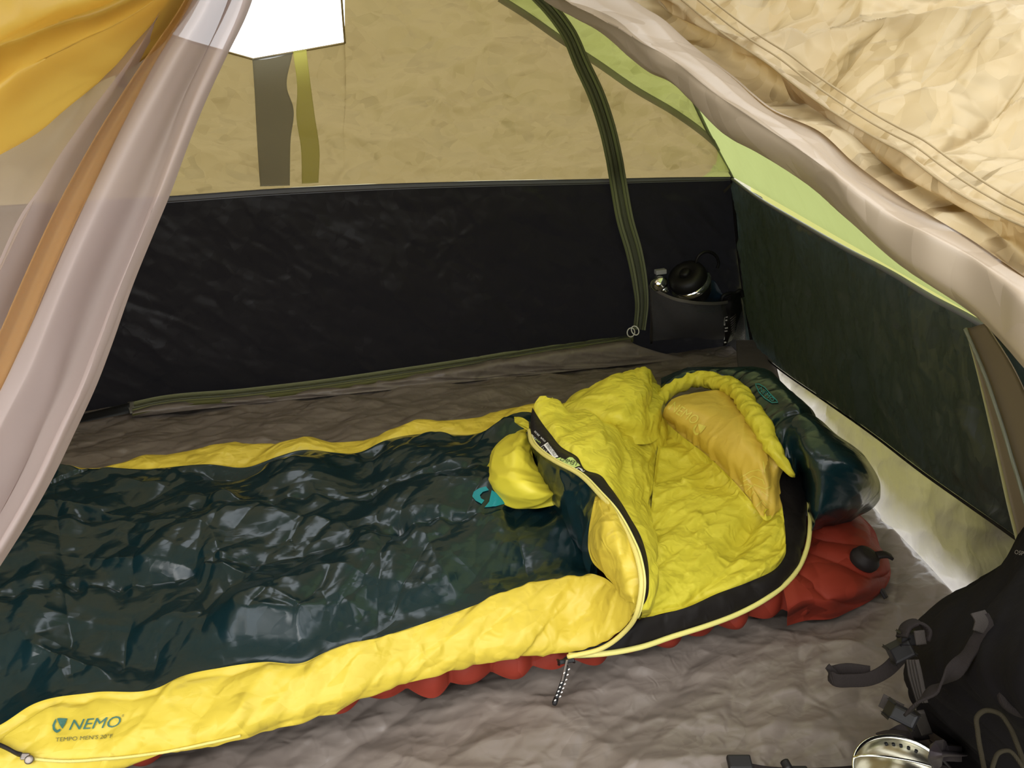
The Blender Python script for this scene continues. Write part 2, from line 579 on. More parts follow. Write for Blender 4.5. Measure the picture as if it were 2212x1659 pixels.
# floor
fl0 = np.array([[-.95, .42, 0], [1.00, .42, 0]])
fl1 = np.array([[-.95, .9, 0], [1.09, .88, 0]])
fl2 = np.array([[-.80, 2.31, 0], [B1[0]+.02, 2.31, 0]])
G = loft([fl0, fl1, fl2], 760, 660, lin=True)
G = crease(G, [(.020, .12, 2.6, 25, 'f'), (.014, .075, 2.6, -25, 'i'), (.0085, .042, 2.6, 45, 'f'), (.005, .024, 2.4, -5, 'i'), (.008, .30, 1, 0, 'n')], 3, (.02, .03, .02, .0))
G[:, :, 2] -= .008
fl = sheet('floor', G, M['floor']); tag(fl, kind='structure', label='crinkled grey nylon tent floor')

# right wall : bathtub wall, black panel, seam
wr_ = empty('wall_right', B1); tag(wr_, kind='structure', label='dark lower side wall at the head end')
tub_lo = zl((1625, 760, 0), (1690, 840, 0), (1780, 950, 0), (1900, 1110, .0), (2000, 1215, 0), (2085, 1310, 0), (2230, 1480, 0))
tub_hi = onR((1628, 738), (1690, 800), (1780, 862), (1900, 946), (2000, 1022), (2100, 1092), (2200, 1162), (2330, 1260))
mid = (tub_lo[:, None].mean(1)+0)[:len(tub_lo)]
tl, th = resample(tub_lo, 40), resample(tub_hi, 40)
tm = tl*.62+th*.38; tm[:, 2] *= .55
tm2 = tl*.25+th*.75; tm2[:, 2] *= .93
G = loft([tl, tm, tm2, th], 190, 40)
G = crease(G, [(.020, .10, 1.6, 60, 'f'), (.012, .05, 1.8, 100, 'i'), (.006, .028, 1.5, 30, 'f')], 5, (.01, .01, .03, .02))
sheet('tub_panel', G, M['tub'], wr_)
top_r = onR((1583, 384), (1640, 425), (1730, 478), (1840, 540), (1940, 592), (2020, 640), (2115, 690), (2240, 770), (2400, 880))
low_r = onR((1612, 735), (1690, 800), (1780, 862), (1900, 946), (2000, 1022), (2100, 1092), (2200, 1162), (2330, 1260))
G = loft([low_r, top_r], 260, 110)
G = crease(G, [(.022, .09, 3.2, 128, 'f'), (.013, .040, 3.5, 120, 'i'), (.006, .02, 3, 135, 'f'), (.005, .30, 1, 0, 'n')], 8, (.01, 0, .02, .02))
sheet('lower_panel', G, M['dkgreen'], wr_)
d_in = -NR*np.sign(np.dot(NR, B1-CAM))*.004
tube('piping', top_r+d_in*1.5, .0055, M['tape'], wr_, 8, 80)
tube('piping', low_r+d_in, .003, M['black'], wr_, 8, 80)
# near end of the wall: olive zip strip of the near door
zs = [onR((2124, 700), (2146, 780), (2170, 880), (2192, 975), (2215, 1080), (2240, 1180)), onR((2136, 700), (2180, 800), (2212, 890), (2240, 980), (2270, 1080), (2290, 1180)), onR((2170, 690), (2240, 800), (2280, 890), (2310, 980), (2330, 1080), (2340, 1180))]
zs = [z+d_in*6 for z in zs]
slab('door_binding', loft([zs[0], zs[0]*.8+zs[1]*.2], 40, 3, True), mat('olive_edge', (.28, .26, .12, 1), .6), wr_)
slab('zipper_tape', loft([zs[0]*.8+zs[1]*.2+d_in*.2, zs[1], zs[2]], 40, 14, True), mat('olive_strip', (.17, .13, .08, 1), .6, .2), wr_)
tube('zipper_coil', zs[1]+d_in*1.5, .003, M['zipdark'], wr_, 8, 60)

# back wall
wb = empty('wall_back', PB*1.0); tag(wb, kind='structure', label='far wall: black lower panel under a crinkled yellow canopy')
top_b = onB((-330, 467), (-100, 450), (120, 437), (355, 424), (600, 407), (800, 398), (1000, 392), (1310, 386), (1450, 383), (1583, 382))
bot_b = np.array([[x, 2.278, -.04] for x in np.linspace(-.85, B1[0]+.10, 10)])
G = loft([bot_b, top_b], 420, 120)
def fan(s, t):                                # creases fan out of one pinched spot of the panel
    s0, t0 = s.max()*.60, .50*K
    r, a = np.hypot(s-s0, t-t0), np.arctan2(t-t0, s-s0)
    return .016*np.exp(-(r/.16)**2)*(np.abs(vnoise(a*2.6+9, r*3, 4))*2-.3)*np.clip(r/.03, 0, 1)
G = crease(G, [(.010, .12, 3.0, -40, 'f'), (.007, .05, 2.6, -55, 'i'), (.003, .025, 2, -30, 'f'), (.006, .35, 1, 0, 'n')], 11, (.02, .02, .02, .07), lambda s, t: .35*fan(s, t))
sheet('lower_panel', G, M['black'], wb)
# grey binding along the top of the black panel
inb = np.array([0, -1, -.2])*.006
tape_lo = onB((-330, 478), (-100, 462), (120, 450), (355, 437), (600, 420), (800, 410), (1000, 403), (1310, 396), (1450, 392), (1583, 389))+inb
G = loft([tape_lo, top_b+inb*1.5+np.array([0, 0, .002])], 120, 4)
slab('seam_tape', G, M['tape'], wb)
tube('stitch_line', tape_lo+inb*.5+np.array([0, 0, .004]), .0012, M['webgrey'], wb, 6, 160)

# yellow upper wall with the opening through which the white sky shows
hole = onU((300, 50), (400, 86), (490, 112), (547, 128), (650, 110), (745, 93))
ridge_z = 1.36
def up_to(P, z):                              # slide points along the upper wall to the height z
    P = np.array(P, float)
    dz = z-P[:, 2]
    P[:, 1] -= dz*.75
    P[:, 2] = z
    return P
xl, x0, x1, xr = -.85, hole[0][0], hole[-1][0], CT[0]
topline = resample(top_b, 400)
def seg(a, b, n):
    xs = np.linspace(a, b, n)
    return np.stack([np.interp(xs, topline[:, 0], topline[:, k]) for k in range(3)], 1)
parts = []
def up_block(a, b, nu, upper, nv):
    lo = seg(a, b, nu)
    hi = upper(lo)
    s = np.linspace(0, 1, nv)[:, None, None]
    return lo[None]*(1-s)+hi[None]*s
hx = resample(hole, 200)
ridge_line = [CT, onU((1530, 285))[0], RIDGE, onU((1435, 95))[0], onU((1390, 10))[0]]
rv = ridge_line[-1]-ridge_line[-2]
ridge_top = ridge_line[-1]+rv*((ridge_z-ridge_line[-1][2])/rv[2])
ridge_line.append(ridge_top)
RL_ = resample(ridge_line, 120)
blocks = [
    up_block(xl, x0, 60, lambda lo: up_to(lo, ridge_z), 90),
    up_block(x0, x1, 90, lambda lo: np.stack([lo[:, 0]] + [np.interp(lo[:, 0], hx[:, 0], hx[:, k]) for k in (1, 2)], 1), 70),
]
# right block follows the sloping corner ridge
lo = seg(x1, xr, 230)
rx = np.interp(np.linspace(0, 1, 230), [0, 1], [0, 1])
hi_far = up_to(np.array([[x1, 0, 0]]), ridge_z)[0]
hi_far = np.array([x1, lo[0][1]-(ridge_z-lo[0][2])*.75, ridge_z])
a_in = np.linalg.norm(ridge_top-hi_far)
hi = np.r_[np.linspace(hi_far, ridge_top, 70), resample(RL_[::-1], 161)[1:]]
s = np.linspace(0, 1, 190)[:, None, None]
blocks.append(lo[None]*(1-s)+hi[None]*s)
sl = onU((1085, -4), (1142, 36), (1206, 81), (1296, 140), (1368, 190), (1459, 244), (1527, 294), (1549, 316))   # grey strap
V, Fc, A = [], [], []
off = 0
nU = NU/np.linalg.norm(NU)
sx = np.r_[sl[::-1, 0]]; sz = np.r_[sl[::-1, 2]]
for bi, Gb in enumerate(blocks):
    x, z = Gb[:, :, 0]*K, Gb[:, :, 2]*K*1.25
    d = wr(x, z, [(.026, .15, 1.8, 30, 'f'), (.018, .08, 2.0, -35, 'i'), (.009, .042, 2.2, 15, 'f'), (.008, .35, 1, 0, 'n')], 21)
    s0, t0 = onU((960, 215))[0][0]*K, onU((960, 215))[0][2]*K*1.25
    r, a = np.hypot(x-s0, z-t0), np.arctan2(z-t0, x-s0)
    d = d+.010*np.exp(-(r/.17)**2)*(np.abs(vnoise(a*2.3+5, r*3, 4))*2-.3)*np.clip(r/.03, 0, 1)
    m = np.clip((Gb[:, :, 2]-CT[2]+.0)/.04, 0, 1)
    rim = np.r_[hx[::4], [hx[-1]+np.array([0, -.75, 1])*q for q in np.linspace(0, .4, 25)], [hx[0]+np.array([0, -.75, 1])*q for q in np.linspace(0, .4, 25)]]
    dr_ = np.min([np.hypot(Gb[:, :, 0]-p[0], (Gb[:, :, 2]-p[2])*1.25) for p in rim], 0)
    m = m*np.clip(dr_/.09, 0, 1)
    if bi == 2:
        m = m*np.clip(np.linspace(1, 0, Gb.shape[0])[:, None]/.06, 0, 1)
    Gb = Gb-(nU*(d*m/K)[:, :, None])
    line = np.interp(Gb[:, :, 2], sl[::-1, 2] if sl[0, 2] > sl[-1, 2] else sl[:, 2], sl[::-1, 0] if sl[0, 2] > sl[-1, 2] else sl[:, 0])
    A.append((Gb[:, :, 0] > line).astype(float).ravel())
    V.append(Gb.reshape(-1, 3)); Fc += list(map(tuple, quads(*Gb.shape[:2], off=off))); off += Gb.shape[0]*Gb.shape[1]
raw('upper_panel', np.concatenate(V)*K, Fc, M['yellow'], wb, attr=('panel', np.concatenate(A)))
inu = -nU*.006
# hem round the opening
tube('vent_hem', onU((300, 50), (400, 86), (490, 112), (547, 128))+inu*.0, .0028, M['yellow'], wb, 8, 40)
tube('vent_hem', onU((547, 128), (650, 110), (745, 93))+inu*.0, .0028, M['yellow'], wb, 8, 40)
e1 = up_to(np.array([hole[-1]]), ridge_z)[0]
tube('vent_hem', [hole[-1], onU((738, 0))[0], onU((730, -120))[0]]+inu*.0, .0028, M['yellow'], wb, 8, 30)
def flat_strip(name, a, b, mtl, nu=60, nv=12, lift=8.0, seed=0):
    Gs = loft([np.array([PL(u, v, PU+inu*lift, NU) for u, v in q_]) for q_ in (a, b)], nu, nv)
    Gs = crease(Gs, [(.004, .06, 1.5, 20, 'f')], seed+40, (0, 0, .0, .0))
    return slab(name, Gs, mtl, wb, .0015)
flat_strip('zip_shadow_strip', [(545, 128), (550, 200), (553, 260), (557, 330), (562, 404)], [(632, 113), (620, 190), (634, 235), (628, 300), (626, 401)], M['strapshade'], seed=1)  # shadow of the fly zip, put in as a grey see-through strip
flat_strip('pale_strip', [(633, 112), (642, 190), (640, 250), (650, 320), (652, 396)], [(662, 108), (672, 190), (680, 250), (690, 320), (688, 394)], M['limestrip'], seed=2)
def onUs(*p): return np.array([PL(u, v, PU+inu*3, NU) for u, v in p])
Gs = []
for k, w in ((0, 6.5), (1, -6.5)):
    Gs.append(onUs((1079+w*.6, 0-w-4), (1142+w*.6, 36-w), (1206+w*.6, 81-w), (1296+w*.5, 140-w), (1368+w*.5, 190-w), (1459+w*.5, 244-w), (1527+w*.5, 294-w*.9), (1556+w*.3, 322-w*.7)))
slab('diagonal_strap', loft(Gs, 90, 4), M['strapshade'], wb, .0015)
tube('ridge_seam', RL_[:110]+np.array([-.004, -.006, 0]), .0055, M['seam'], wb, 8, 100)
cl = [CT+np.array([-.004, -.004, 0]), PL(1598, 560, B1, NR), PL(1612, 660, B1, NR), PL(1625, 738, B1, NR)]
tube('corner_seam', np.array(cl)+np.array([-.006, -.006, 0]), .006, M['black'], wb, 8, 60)
strap('webbing_tab', onB((1577, 394), (1568, 402), (1558, 412))+inb*2.5, [.3, 0, 1], .010, .0025, M['webgrey'], wb, 8)
# grey reinforcement in the floor corner
gl = [np.array([Z(1590, 735, .05), Z(1592, 775, .03), Z(1596, 815, .008)]), np.array([Z(1622, 735, .055), Z(1632, 775, .04), Z(1638, 815, .02)]), np.array([Z(1652, 735, .055), Z(1672, 775, .05), Z(1685, 822, .035)])]
G = crease(loft(gl, 30, 30), [(.004, .05, 1.5, 80, 'f')], 7)
slab('corner_gusset', G, M['gusset'], wb)

# roof, left end, upper right end, outer fly along the right side
cg = empty('ceiling', np.array([.3, 1.0, 1.36])); tag(cg, kind='structure', label='pale yellow canopy overhead')
r_far = np.array([[xl, CT[1]-(ridge_z-CT[2])*.75, ridge_z], [x0-.02, CT[1]-(ridge_z-CT[2])*.75, ridge_z]])
yb = CT[1]-(ridge_z-CT[2])*.75
sheet('canopy_panel', loft([np.array([[xl, yb, ridge_z], [ridge_top[0], ridge_top[1], ridge_z]]), np.array([[xl, .75, ridge_z+.03], [ridge_top[0]+.1, .75, ridge_z+.03]]), np.array([[xl, .35, ridge_z-.05], [ridge_top[0]+.2, .35, ridge_z-.05]])], 30, 30), M['roof'], cg)
we = empty('wall_right_upper', CT); tag(we, kind='structure', label='bright lime canopy end above the dark side wall')
near_up = NT_+(ridge_top-CT)*1.0+np.array([-.05, -.1, 0])
end_lo = np.array([CT, NT_, NT_+(NT_-CT)*.10])
end_hi = np.array([ridge_top, ridge_top+(NT_-CT)*.2, ridge_top+(NT_-CT)*.34])
e_mid = np.array([RIDGE, RIDGE+(NT_-CT)*.48, RIDGE+(NT_-CT)*.6])
G = loft([end_lo, e_mid, end_hi], 90, 60)
G = crease(G, [(.005, .10, 3.5, 40, 'f'), (.002, .04, 3.0, 50, 'i')], 31, (.02, .02, .03, .02))
sheet('end_panel', G, M['lime'], we)
out = NR*np.sign(np.dot(NR, B1-CAM))*.09
fl_lo = np.array([B1+out+np.array([0, .2, .06]), B2+out+np.array([0, 0, .075]), B2+out+(B2-B1)*.5+np.array([0, 0, .075])])
fl_hi = np.array([CT+out*.6, NT_+out*.6, NT_+out*.6+(NT_-CT)*.4])
sheet('outer_fly', loft([fl_lo, fl_hi], 30, 16), M['fly'], we)
wl = empty('wall_left', np.array([-.8, 1.5, 0])); tag(wl, kind='structure', label='foot end wall behind the sheer curtain')
L0 = np.array([[-.80, 2.27, 0], [-.93, .75, 0]])
L1 = np.array([[-.78, 2.16, .575], [-.86, .75, .55]])
L2 = np.array([[-.72, yb, ridge_z], [-.72, .75, ridge_z]])
sheet('lower_panel', crease(loft([L0, L1], 80, 30), [(.006, .1, 2, 30, 'f')], 44), M['black'], wl)
sheet('upper_panel', crease(loft([L1, L2], 80, 50), [(.01, .14, 1.5, 30, 'f')], 45), M['roof'], wl)
tube('red_piping', L1+np.array([.012, 0, 0]), .006, M['redcord'], wl, 8, 30)

# far door : zip along the floor and the arched zip
dr = empty('door_1', Z(1382, 712, 0)); tag(dr, kind='structure', label='far door with green arched zip')
arch = [(1150, -20), (1188, 18), (1228, 72), (1256, 136), (1287, 203), (1310, 271), (1326, 339), (1335, 392), (1350, 475), (1369, 542), (1382, 610), (1386, 656), (1381, 712)]
aw = [15, 16, 17, 18, 18.5, 18.5, 18.5, 18.5, 18.5, 18, 16.5, 14.5, 13]
a = np.array(arch, float); t2 = np.gradient(a, axis=0); t2 /= np.linalg.norm(t2, axis=1, keepdims=True)
nrm = np.stack([-t2[:, 1], t2[:, 0]], 1)
def arch_pt(i, k, lift):
    q = a[i]+nrm[i]*aw[i]*k
    if a[i][1] < 388:
        return PL(q[0], q[1], PU-nU*lift*2.4, NU)
    return PL(q[0], q[1], PB+np.array([0, -1, -.2])*lift*1.3, NB)
def arch_strip(name, k0, k1, lift, m, nv=3, th=.0015):
    ln = [np.array([arch_pt(i, k, lift) for i in range(len(a))]) for k in np.linspace(k0, k1, nv)]
    return slab(name, loft(ln, 110, nv), m, dr, th)
arch_strip('zipper_flap', -1.0, -.38, .014, M['ziptape'])
arch_strip('zipper_flap', .32, 1.0, .014, M['ziptape'])
arch_strip('zipper_tape', -.42, .36, .011, M['zipdark'])
for k in (-.72, -.34, .30, .66):
    tube('stitch_line', [arch_pt(i, k, .0155) for i in range(len(a))], .0011, M['stitch'], dr, 6, 150)
for k in (-.1, .05):
    tube('zipper_coil', [arch_pt(i, k, .0135) for i in range(len(a))], .0022, M['zipdark'], dr, 6, 150)
zb = [(286, 872, .012), (330, 862, .014), (520, 843, .014), (700, 822, .014), (860, 799, .022), (1000, 778, .034), (1200, 745, .055), (1368, 721, .064)]
def zstrip(name, o0, o1, m, dz=0.0, start=0):
    l0 = zl(*[(u, v+o0*(1-.35*i/7), z+dz+.006) for i, (u, v, z) in enumerate(zb)][start:])
    l1 = zl(*[(u, v+o1*(1-.35*i/7), z+dz) for i, (u, v, z) in enumerate(zb)][start:])
    return slab(name, loft([l0, l1], 160, 4), m, dr, .0015)
tb0 = np.array([[x, 2.17, .0] for x in np.linspace(-.42, 1.30, 8)])
tb1 = zl(*[(u, v+18, z+.004) for u, v, z in zb])
tb2 = zl(*[(u, v+4, z+.004) for u, v, z in zb])
G = crease(loft([tb0, (resample(tb0, 8)+tb1)/2-np.array([0, 0, .006]), tb1, tb2], 260, 40), [(.010, .10, 2.0, 30, 'f'), (.006, .045, 2, -20, 'i')], 19, (.02, .02, .02, .06))
G[:, :, 2] -= .004
sheet('tub_panel', G, M['floor'], wb)
zstrip('floor_flap', -3, 9, M['ziptape'])
zstrip('floor_zipper', 8, 14, M['zipdark'], -.001)
zstrip('floor_flap', 13, 27, mat('zip_flap_pale', (.22, .22, .09, 1), .6, .2), -.004)
for o in (4, 11, 16):
    tube('stitch_line', zl(*[(u, v+o*(1-.35*i/7), z+.006) for i, (u, v, z) in enumerate(zb)]), .0011, M['stitch'], dr, 6, 160)
strap('zipper_end_tab', zl((282, 868, .02), (284, 880, .016), (288, 892, .01)), [1, .1, 0], .018, .003, mat('tab_grey', (.17, .16, .14, 1), .5), dr, 8)
sl_ = zl((120, 925, .0), (200, 908, .0), (280, 893, .0)); sh_ = zl((120, 908, .03), (200, 890, .03), (280, 870, .03))
slab('floor_flap_black', loft([sl_, sh_], 30, 4), M['lab_k'], dr)
for k, (u, v) in enumerate(((1363, 718), (1372, 714))):
    th_ = np.linspace(0, 2*math.pi, 25)
    tilt = .5-k*.3
    ring = [D(u+9*math.cos(q+tilt)*(.9), v+11*math.sin(q)*(.8)+4*math.cos(q), 2.49-.02*k) for q in th_]
    tube('zipper_pull', ring, .0022, M['white'], dr, 8)

# mesh pocket in the far corner
pk = empty('trim_1', PL(1480, 735, PB, NB)); tag(pk, kind='structure', label='grey mesh pocket sewn in the far corner')
pt = np.array([onBs(d_, q)[0] for d_, q in zip((.01, .06, .11, .13, .12, .08, .02), ((1401, 616), (1425, 632), (1455, 645), (1490, 652), (1530, 655), (1570, 652), (1600, 640)))])
pb = onB((1402, 737), (1425, 733), (1455, 730), (1490, 726), (1530, 731), (1570, 731), (1608, 733))
bul = np.array([0, -1, 0])*np.array([.01, .035, .055, .06, .05, .03, .01])[:, None]
pm = (pt+pb)/2+bul*.8
G = crease(loft([pb+bul*.3, pm, pt], 60, 30), [(.005, .07, 2.5, -35, 'f')], 9, (.01, .01, .01, .01))
sheet('mesh_panel', G, M['mesh'], pk)
strap('hem', pt+np.array([0, -.004, 0]), [0, .15, 1], .012, .002, M['hem'], pk, 40)
strap('side_binding', onB((1401, 616), (1402, 680), (1402, 737))+inb*3, [1, 0, 0], .010, .002, M['webgrey'], pk, 16)

# ------------------------------------------------------------------ sleeping pad
pad = empty('sleeping_pad', Z(1000, 1450, 0)); tag(pad, 'red inflated sleeping pad with scalloped edge under the sleeping bag', 'sleeping pad')
near_edge = zl((380, 1655, .0), (560, 1600, .0), (680, 1575, 0), (760, 1552, 0), (860, 1530, 0), (950, 1522, 0), (1060, 1492, 0), (1180, 1474, 0), (1290, 1452, 0), (1400, 1425, 0), (1500, 1402, 0), (1600, 1372, 0), (1700, 1350, 0), (1800, 1328, 0), (1880, 1295, 0), (1908, 1280, 0))
NE = resample(near_edge, 400)
left_end = np.array([[-.62, .90, 0]])
NE = resample(np.r_[left_end, near_edge[:]], 420)
dirx = np.array([1, .02, 0.0])
width = .58
nrow = 40
s_len = np.r_[0, np.cumsum(np.linalg.norm(np.diff(NE, axis=0), axis=1))]
tube_w = .062
ph = s_len/tube_w
scal = np.abs(np.sin(math.pi*ph))                        # one bulge per baffle
zag = np.where(np.floor(ph) % 2 == 0, 1.0, .55)
G = np.zeros((nrow, 420, 3))
for j, q in enumerate(np.linspace(0, 1, nrow)):
    # section: underside edge -> bulging side -> top -> far side
    if q < .4:
        aa = q/.4*math.pi/1.55-.5
        yy = -.026*math.cos(aa)*(.15+.85*scal*zag)*1.0
        zz = .033+.033*math.sin(aa)*(.7+.3*scal)
        off_y = .018+yy
    else:
        r_ = (q-.4)/.6
        off_y = .018+.005+r_*width
        base = .060+.006*scal*math.cos(r_*40)
        zz = base*(1-.9*np.clip((r_-.93)/.07, 0, 1)**2)
    G[j] = NE+np.array([-.05, 1, 0])[None]*np.broadcast_to(off_y, (420,))[:, None]
    G[j, :, 2] = zz
# head end: rounded down to the floor, following the photo's corner
endw = np.clip((s_len[-1]-s_len)/.10, 0, 1)
prof = np.sqrt(np.clip(1-(1-endw)**2, 0, 1))
G[:, :, 2] = .004+(G[:, :, 2]-.004)*prof
G = crease(G, [(.004, .05, 1.2, 20, 'f'), (.003, .10, 1, 0, 'n')], 13, (.02, .02, .01, .02))
G[:, :, 2] = np.maximum(G[:, :, 2], .002)
sheet('pad_body', G, M['red'], pad)
# the head corner that shows beyond the bag
c_lines = [
    zl((1700, 1352, .002), (1745, 1340, .002), (1790, 1338, .002), (1840, 1318, .002), (1880, 1298, .002), (1905, 1278, .002), (1924, 1240, .002), (1920, 1215, .002), (1905, 1190, .004), (1885, 1140, .004), (1850, 1105, .004)),
    zl((1700, 1338, .022), (1745, 1322, .02), (1790, 1322, .022), (1840, 1302, .022), (1880, 1284, .022), (1903, 1264, .022), (1922, 1232, .022), (1915, 1205, .024), (1896, 1180, .026), (1872, 1135, .028), (1835, 1105, .03)),
    zl((1700, 1310, .055), (1745, 1292, .056), (1790, 1292, .056), (1830, 1278, .056), (1865, 1262, .056), (1885, 1246, .055), (1898, 1222, .055), (1893, 1198, .056), (1878, 1170, .058), (1850, 1130, .06), (1815, 1105, .062)),
    zl((1690, 1260, .068), (1730, 1245, .07), (1770, 1240, .07), (1805, 1232, .07), (1835, 1222, .07), (1850, 1212, .07), (1858, 1200, .07), (1855, 1185, .07), (1840, 1165, .07), (1815, 1135, .07), (1785, 1110, .07)),
    zl((1690, 1200, .064), (1700, 1190, .064), (1715, 1185, .064), (1735, 1180, .064), (1750, 1175, .064), (1755, 1170, .064), (1755, 1165, .064), (1750, 1155, .064), (1745, 1145, .064), (1740, 1130, .064), (1740, 1115, .064)),
]
G = loft(c_lines, 150, 60)
def tubes(s, t):
    return .012*(np.abs(np.sin((s+.5*t)/.13*math.pi))**.6-.5)*np.clip(t/.03, 0, 1)
G = crease(G, [(.004, .06, 1.4, 70, 'f')], 15, (.03, .02, .012, .02), tubes)
G[:, :, 2] = np.maximum(G[:, :, 2], .001)
sheet('pad_corner', G, M['red'], pad)
vc = Z(1868, 1208, .075)
va = np.array([.25, -.25, 1.0])
lathe('valve', vc, va, [(.026, -.012), (.029, -.004), (.029, .004), (.026, .008), (.024, .014), (.022, .017), (.012, .018), (.0, .018)], M['valve'], pad)
strap('valve_tab', [vc+np.array([.018, -.006, .008]), vc+np.array([.032, -.012, .010]), vc+np.array([.040, -.016, .006])], [.3, .9, 0], .020, .006, M['valve'], pad, 10)
tag(pad.children[-2], 'flat black screw valve')
strap('foot_tab', zl((1896, 1262, .02), (1906, 1278, .012), (1914, 1292, .004)), [.6, .8, 0], .022, .006, M['valve'], pad, 10)

# ------------------------------------------------------------------ sleeping bag
bag = empty('sleeping_bag', Z(900, 1300, .06)); tag(bag, 'dark teal and yellow mummy sleeping bag, unzipped and folded open at the head', 'sleeping bag')
near_bot = zl((-330, 1800, .075), (-150, 1760, .07), (0, 1700, .065), (160, 1668, .065), (330, 1643, .065), (560, 1590, .065), (640, 1568, .065), (740, 1530, .066), (840, 1496, .067), (950, 1466, .067), (1060, 1435, .067), (1140, 1422, .067), (1222, 1416, .068), (1292, 1400, .085), (1345, 1362, .125), (1374, 1312, .18))
near_seam = zl((-330, 1650, .105), (-150, 1610, .105), (0, 1566, .105), (70, 1522, .112), (200, 1496, .115), (345, 1484, .118), (385, 1464, .120), (480, 1442, .122), (570, 1430, .124), (655, 1431, .120), (705, 1408, .125), (830, 1374, .128), (950, 1335, .130), (1080, 1288, .132), (1180, 1257, .136), (1255, 1246, .142))
far_seam = zl((-330, 1040, .11), (-100, 1032, .11), (60, 1012, .115), (190, 1014, .118), (330, 1012, .12), (450, 1003, .125), (535, 1009, .12), (600, 986, .13), (640, 974, .135), (780, 976, .13), (830, 952, .14), (925, 936, .145), (1020, 938, .145), (1060, 928, .15), (1120, 895, .16), (1200, 890, .16))
far_top = zl((-330, 1038, .10), (-100, 1030, .10), (60, 1010, .10), (180, 1011, .105), (330, 988, .115), (450, 966, .12), (535, 962, .115), (600, 957, .12), (640, 953, .122), (780, 946, .125), (830, 932, .13), (925, 918, .13), (1020, 908, .13), (1060, 898, .135), (1120, 885, .14), (1200, 880, .14))
far_bot = far_top+np.array([0, .045, 0]); far_bot[:, 2] = .02
# near yellow side panel
pull = np.array([zl((1376, 1306, .19))[0]])
nsx = np.r_[near_seam, zl((1268, 1240, .150), (1300, 1246, .160), (1332, 1268, .170), (1374, 1300, .185))]
def blend(A, B, f, dz, outw, n=120):
    a_, b_ = resample(A, n), resample(B, n)
    C_ = a_*(1-f)+b_*f
    C_[:, 2] += dz
    C_[:, 1] -= outw
    return C_
nb, ns = resample(near_bot, 260), resample(nsx, 260)
# line the two curves up in the photo's horizontal direction
def align(A, us, n):
    a_ = resample(A, 600)
    d_ = a_-CAM
    uu = 1106+F*(d_ @ RT)/(d_ @ FW)
    return np.stack([np.interp(us, uu, a_[:, k]) for k in range(3)], 1)
us = np.linspace(-300, 1374, 300)
nbA, nsA = align(near_bot, us, 300), align(nsx, us, 300)
wdt = np.clip(np.linalg.norm(nbA-nsA, axis=1)/.10, .15, 1)[:, None]
ydir = np.array([0, -1.0, 0])
tail = nbA+np.array([0, .03, 0])*wdt
tail[:, 2] -= .012*wdt[:, 0]
side_lines = [tail, nbA, nbA*.75+nsA*.25+ydir*.018*wdt+np.array([0, 0, .006])*wdt, nbA*.4+nsA*.6+ydir*.012*wdt+np.array([0, 0, .012])*wdt, nbA*.12+nsA*.88+np.array([0, 0, .008])*wdt, nsA]
G = loft(side_lines, 430, 70)
def pucker(s, t):
    e = t.max(0, keepdims=True)-t
    q = s+.5*t
    return (.0035*np.exp(-e/.02)*vnoise(q/.016, t/.08, 5)*2 + .006*np.exp(-t/.05)*vnoise((s-.4*t)/.022, t/.10, 6)*2
            + .010*np.exp(-((s-s.max()*.93)/.10)**2)*vnoise((s*.8+.6*t)/.03, (t-.5*s)/.12, 8)*2)
G = crease(G, [(.018, .13, 1.8, 35, 'f'), (.013, .060, 2.6, 50, 'i'), (.006, .030, 2.4, 40, 'f')], 51, (0, .01, .008, .010), pucker)
side_near = sheet('side_panel', G, M['bagyel'], bag)
tag(side_near, 'yellow side panel with green lettering')
# far yellow side panel
G = loft([far_seam, (resample(far_seam, 60)+resample(far_top, 60))/2+np.array([0, 0, .008]), far_top, (resample(far_top, 60)+resample(far_bot, 60))/2+np.array([0, .02, .0]), far_bot], 360, 40)
G = crease(G, [(.016, .09, 1.4, 60, 'f'), (.008, .04, 1.5, 20, 'i')], 53, (0, .01, .008, .0))
sheet('side_panel', G, M['bagyel'], bag)
# teal top panel: puffy between its seams, two gathered quilting lines
us2 = np.linspace(-300, 1290, 300)
ne = np.r_[near_seam, zl((1290, 1244, .142))]
fe = np.r_[far_seam, zl((1290, 884, .15))]
nA, fA = align(ne, us2, 300), align(fe, us2, 300)
tl_lines = [nA]
for f, dz in ((.08, -.006), (.3, .010), (.5, .020), (.7, .020), (.9, .012)):
    q = nA*(1-f)+fA*f
    q[:, 2] += dz
    tl_lines.append(q)
tl_lines.append(fA)
G = loft(tl_lines, 560, 250)
def quilt(s, t):
    T = t/t.max(0, keepdims=True)
    out = np.zeros_like(s)
    for c, sd in ((.36, 1), (.66, 2)):
        cc = c+.06*vnoise(s/.5, s*0, sd+60)*2
        e = np.abs(T-cc)*t.max()
        out += -.012*np.exp(-e/.022)+.013*np.exp(-e/.035)*vnoise(s/.028, T*6, sd+70)*2
    for xq, sd in ((.30, 5), (.52, 6), (.80, 7), (1.10, 8)):
        cc = s.max()*xq/1.25+.05*vnoise(T*3, T*0, sd+80)
        out += -.005*np.exp(-np.abs(s-cc)/.02)
    e = np.minimum(t, t.max(0, keepdims=True)-t)
    out += .010*np.exp(-e/.05)*vnoise((s+.3*t)/.024, t/.12, 91)*2+.012*np.exp(-((e-.05)/.04)**2)*vnoise(s/.06, t/.09, 92)*2
    return out
def broken(s, t):                             # big creases come and go over the quilt
    q = np.clip(.55+1.6*vnoise(s/.16, t/.13, 33), 0.15, 1)
    return q*wr(s, t, [(.036, .16, 2.2, 40, 'f'), (.026, .085, 2.6, 150, 'i'), (.012, .04, 2.6, 60, 'f')], 58)+quilt(s, t)
